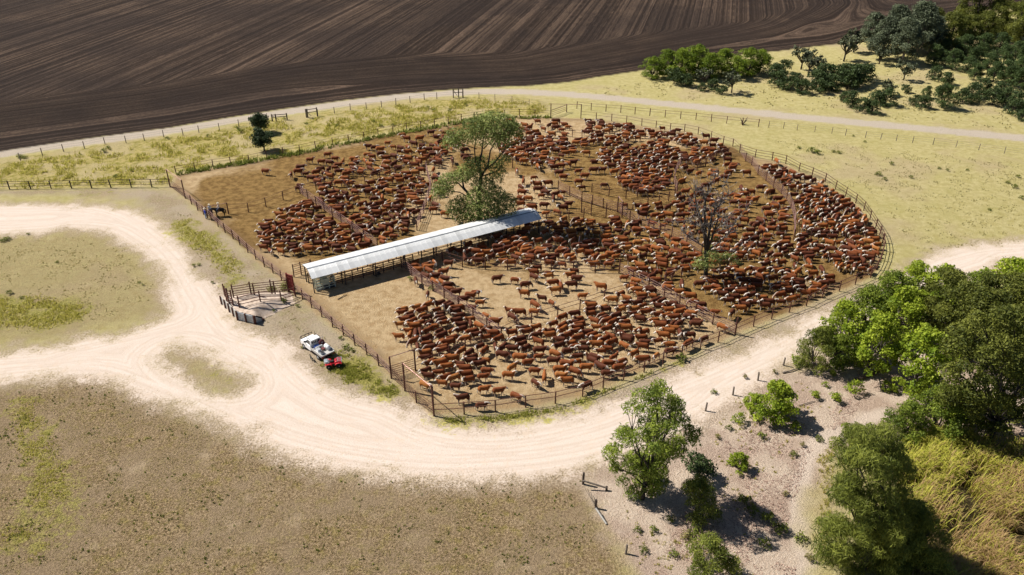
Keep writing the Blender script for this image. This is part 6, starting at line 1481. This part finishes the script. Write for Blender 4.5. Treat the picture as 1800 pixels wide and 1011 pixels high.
scatter('far_pasture_tufts', [(1000, 165), (1130, 140), (1350, 130), (1470, 100), (1600, 120), (1800, 190), (1800, 232), (1400, 195), (1150, 172)], 1800, 4, .22, (.1, 0), 'straw', 'scattered tufts on the far pasture above the track', 22, wid=.07, thresh=.55, noise_scale=.5)
scatter('turf_clumps', [(-40, 690), (150, 668), (320, 728), (520, 812), (800, 850), (1020, 840), (1060, 925), (1110, 1015), (-60, 1015)], 1100, 7, .16, (.1, 0), 'weed', 'scattered green clumps on the brown turf corner', 23, wid=.035, thresh=.58, noise_scale=.6)
scatter('loop_tufts', [(-20, 430), (120, 415), (220, 430), (285, 520), (200, 560), (0, 600)], 900, 6, .12, (.1, 0), 'straw', 'scattered dry tufts inside the looping road', 24, wid=.035, thresh=.52, noise_scale=.6)
scatter('yard_side_tufts', [(300, 345), (420, 440), (500, 505), (600, 610), (560, 620), (470, 580), (380, 520), (290, 380)], 700, 6, .13, (.1, 0), 'straw', 'scattered dry tufts beside the left fence', 25, wid=.035, thresh=.52, noise_scale=.6)
# bark litter under the sand-side trees
rs = np.random.RandomState(4); pg = poly([(1230, 760), (1330, 740), (1440, 690), (1540, 690), (1420, 800), (1400, 900), (1400, 1011), (1150, 1011), (1200, 900), (1320, 870)]); pa = np.array(pg)
X = rs.uniform(pa[:, 0].min(), pa[:, 0].max(), 30000); Y = rs.uniform(pa[:, 1].min(), pa[:, 1].max(), 30000); k = inside(X, Y, pg) & (fbm(X * .3, Y * .3, 8, 3) > .45); X, Y = X[k], Y[k]
C = np.stack([X, Y, np.full(len(X), .03)], 1); dd = np.tile(np.array((0, 0, 3.0)), (len(X), 1)); L = rs.uniform(.10, .34, len(X))
M['litter'] = leafmat('bark_litter', (.12, .065, .05), (.46, .32, .25), None, 0.0)
lo = link('bark_litter', leaves_mesh('bark_litter', C, dd, L, L * .25, rs.rand(len(X)), rs, 0, 'litter')); tag(lo, 'strewn bark strips and leaf litter on the sand', 'litter', kind='stuff')

# labels of the small plants: told apart by the landmark they stand nearest to
LM2 = LANDM + [(G(1140, 850), 'the foreground tree'), (G(1358, 738), 'the round bright bush'), (G(1500, 985), 'the large feathery tree'), (G(1527, 655), 'the dark fallen log'), (G(1655, 190), 'the spreading pasture tree'), (G(1588, 141), 'the lone prickly pear'), (G(1286, 163), 'the wide pale prickly pear'), (G(1410, 122), 'the tall prickly pear'),
               (G(1585, 108), 'the grey green trees'), (G(1702, 56), 'the top right corner'), (G(1305, 219), 'the dead shrub'), (G(300, 329), 'the back left gate frame'), (G(465, 266), 'the two round dark shrubs'), (G(548, 206), 'the timber gateways'), (G(805, 171), "the track bend gateway"), (G(420, 555), 'the loading ramp'), (G(80, 550), "the loop road's grassy patch"), (G(1025, 851), 'the broken fence'),
               (G(1100, 973), 'the lone bottom post'), (G(1420, 800), 'the sand path bend'), (G(1240, 722), 'the first sandy track post'), (G(1377, 642), 'the last sandy track post'), (G(100, 260), "the field track's left end"), (G(1600, 240), 'the thin wire fence'), (G(1790, 330), "the pasture's right edge"), (G(362, 385), 'the person in blue'), (G(1450, 270), 'the crescent pen'), (G(1780, 190), "the far track's right end")]
bk = {}
for o in scn.objects:
    lb = o.get('label')
    if isinstance(lb, str) and lb.startswith('@'):
        x, y = o.location.x, o.location.y; lm = min(LM2, key=lambda l: (l[0].x - x) ** 2 + (l[0].y - y) ** 2)
        bk.setdefault((lb[1:], lm[1]), []).append(((lm[0].x - x) ** 2 + (lm[0].y - y) ** 2, o.name, o))
for (lb, lm), v in bk.items():
    v.sort(key=lambda t: t[:2])
    for r_, (_, _, o) in enumerate(v):
        o['label'] = f"{lb}, near {lm}" if len(v) == 1 else f"{lb}, {ORD[min(r_, 11)]} to {lm}"
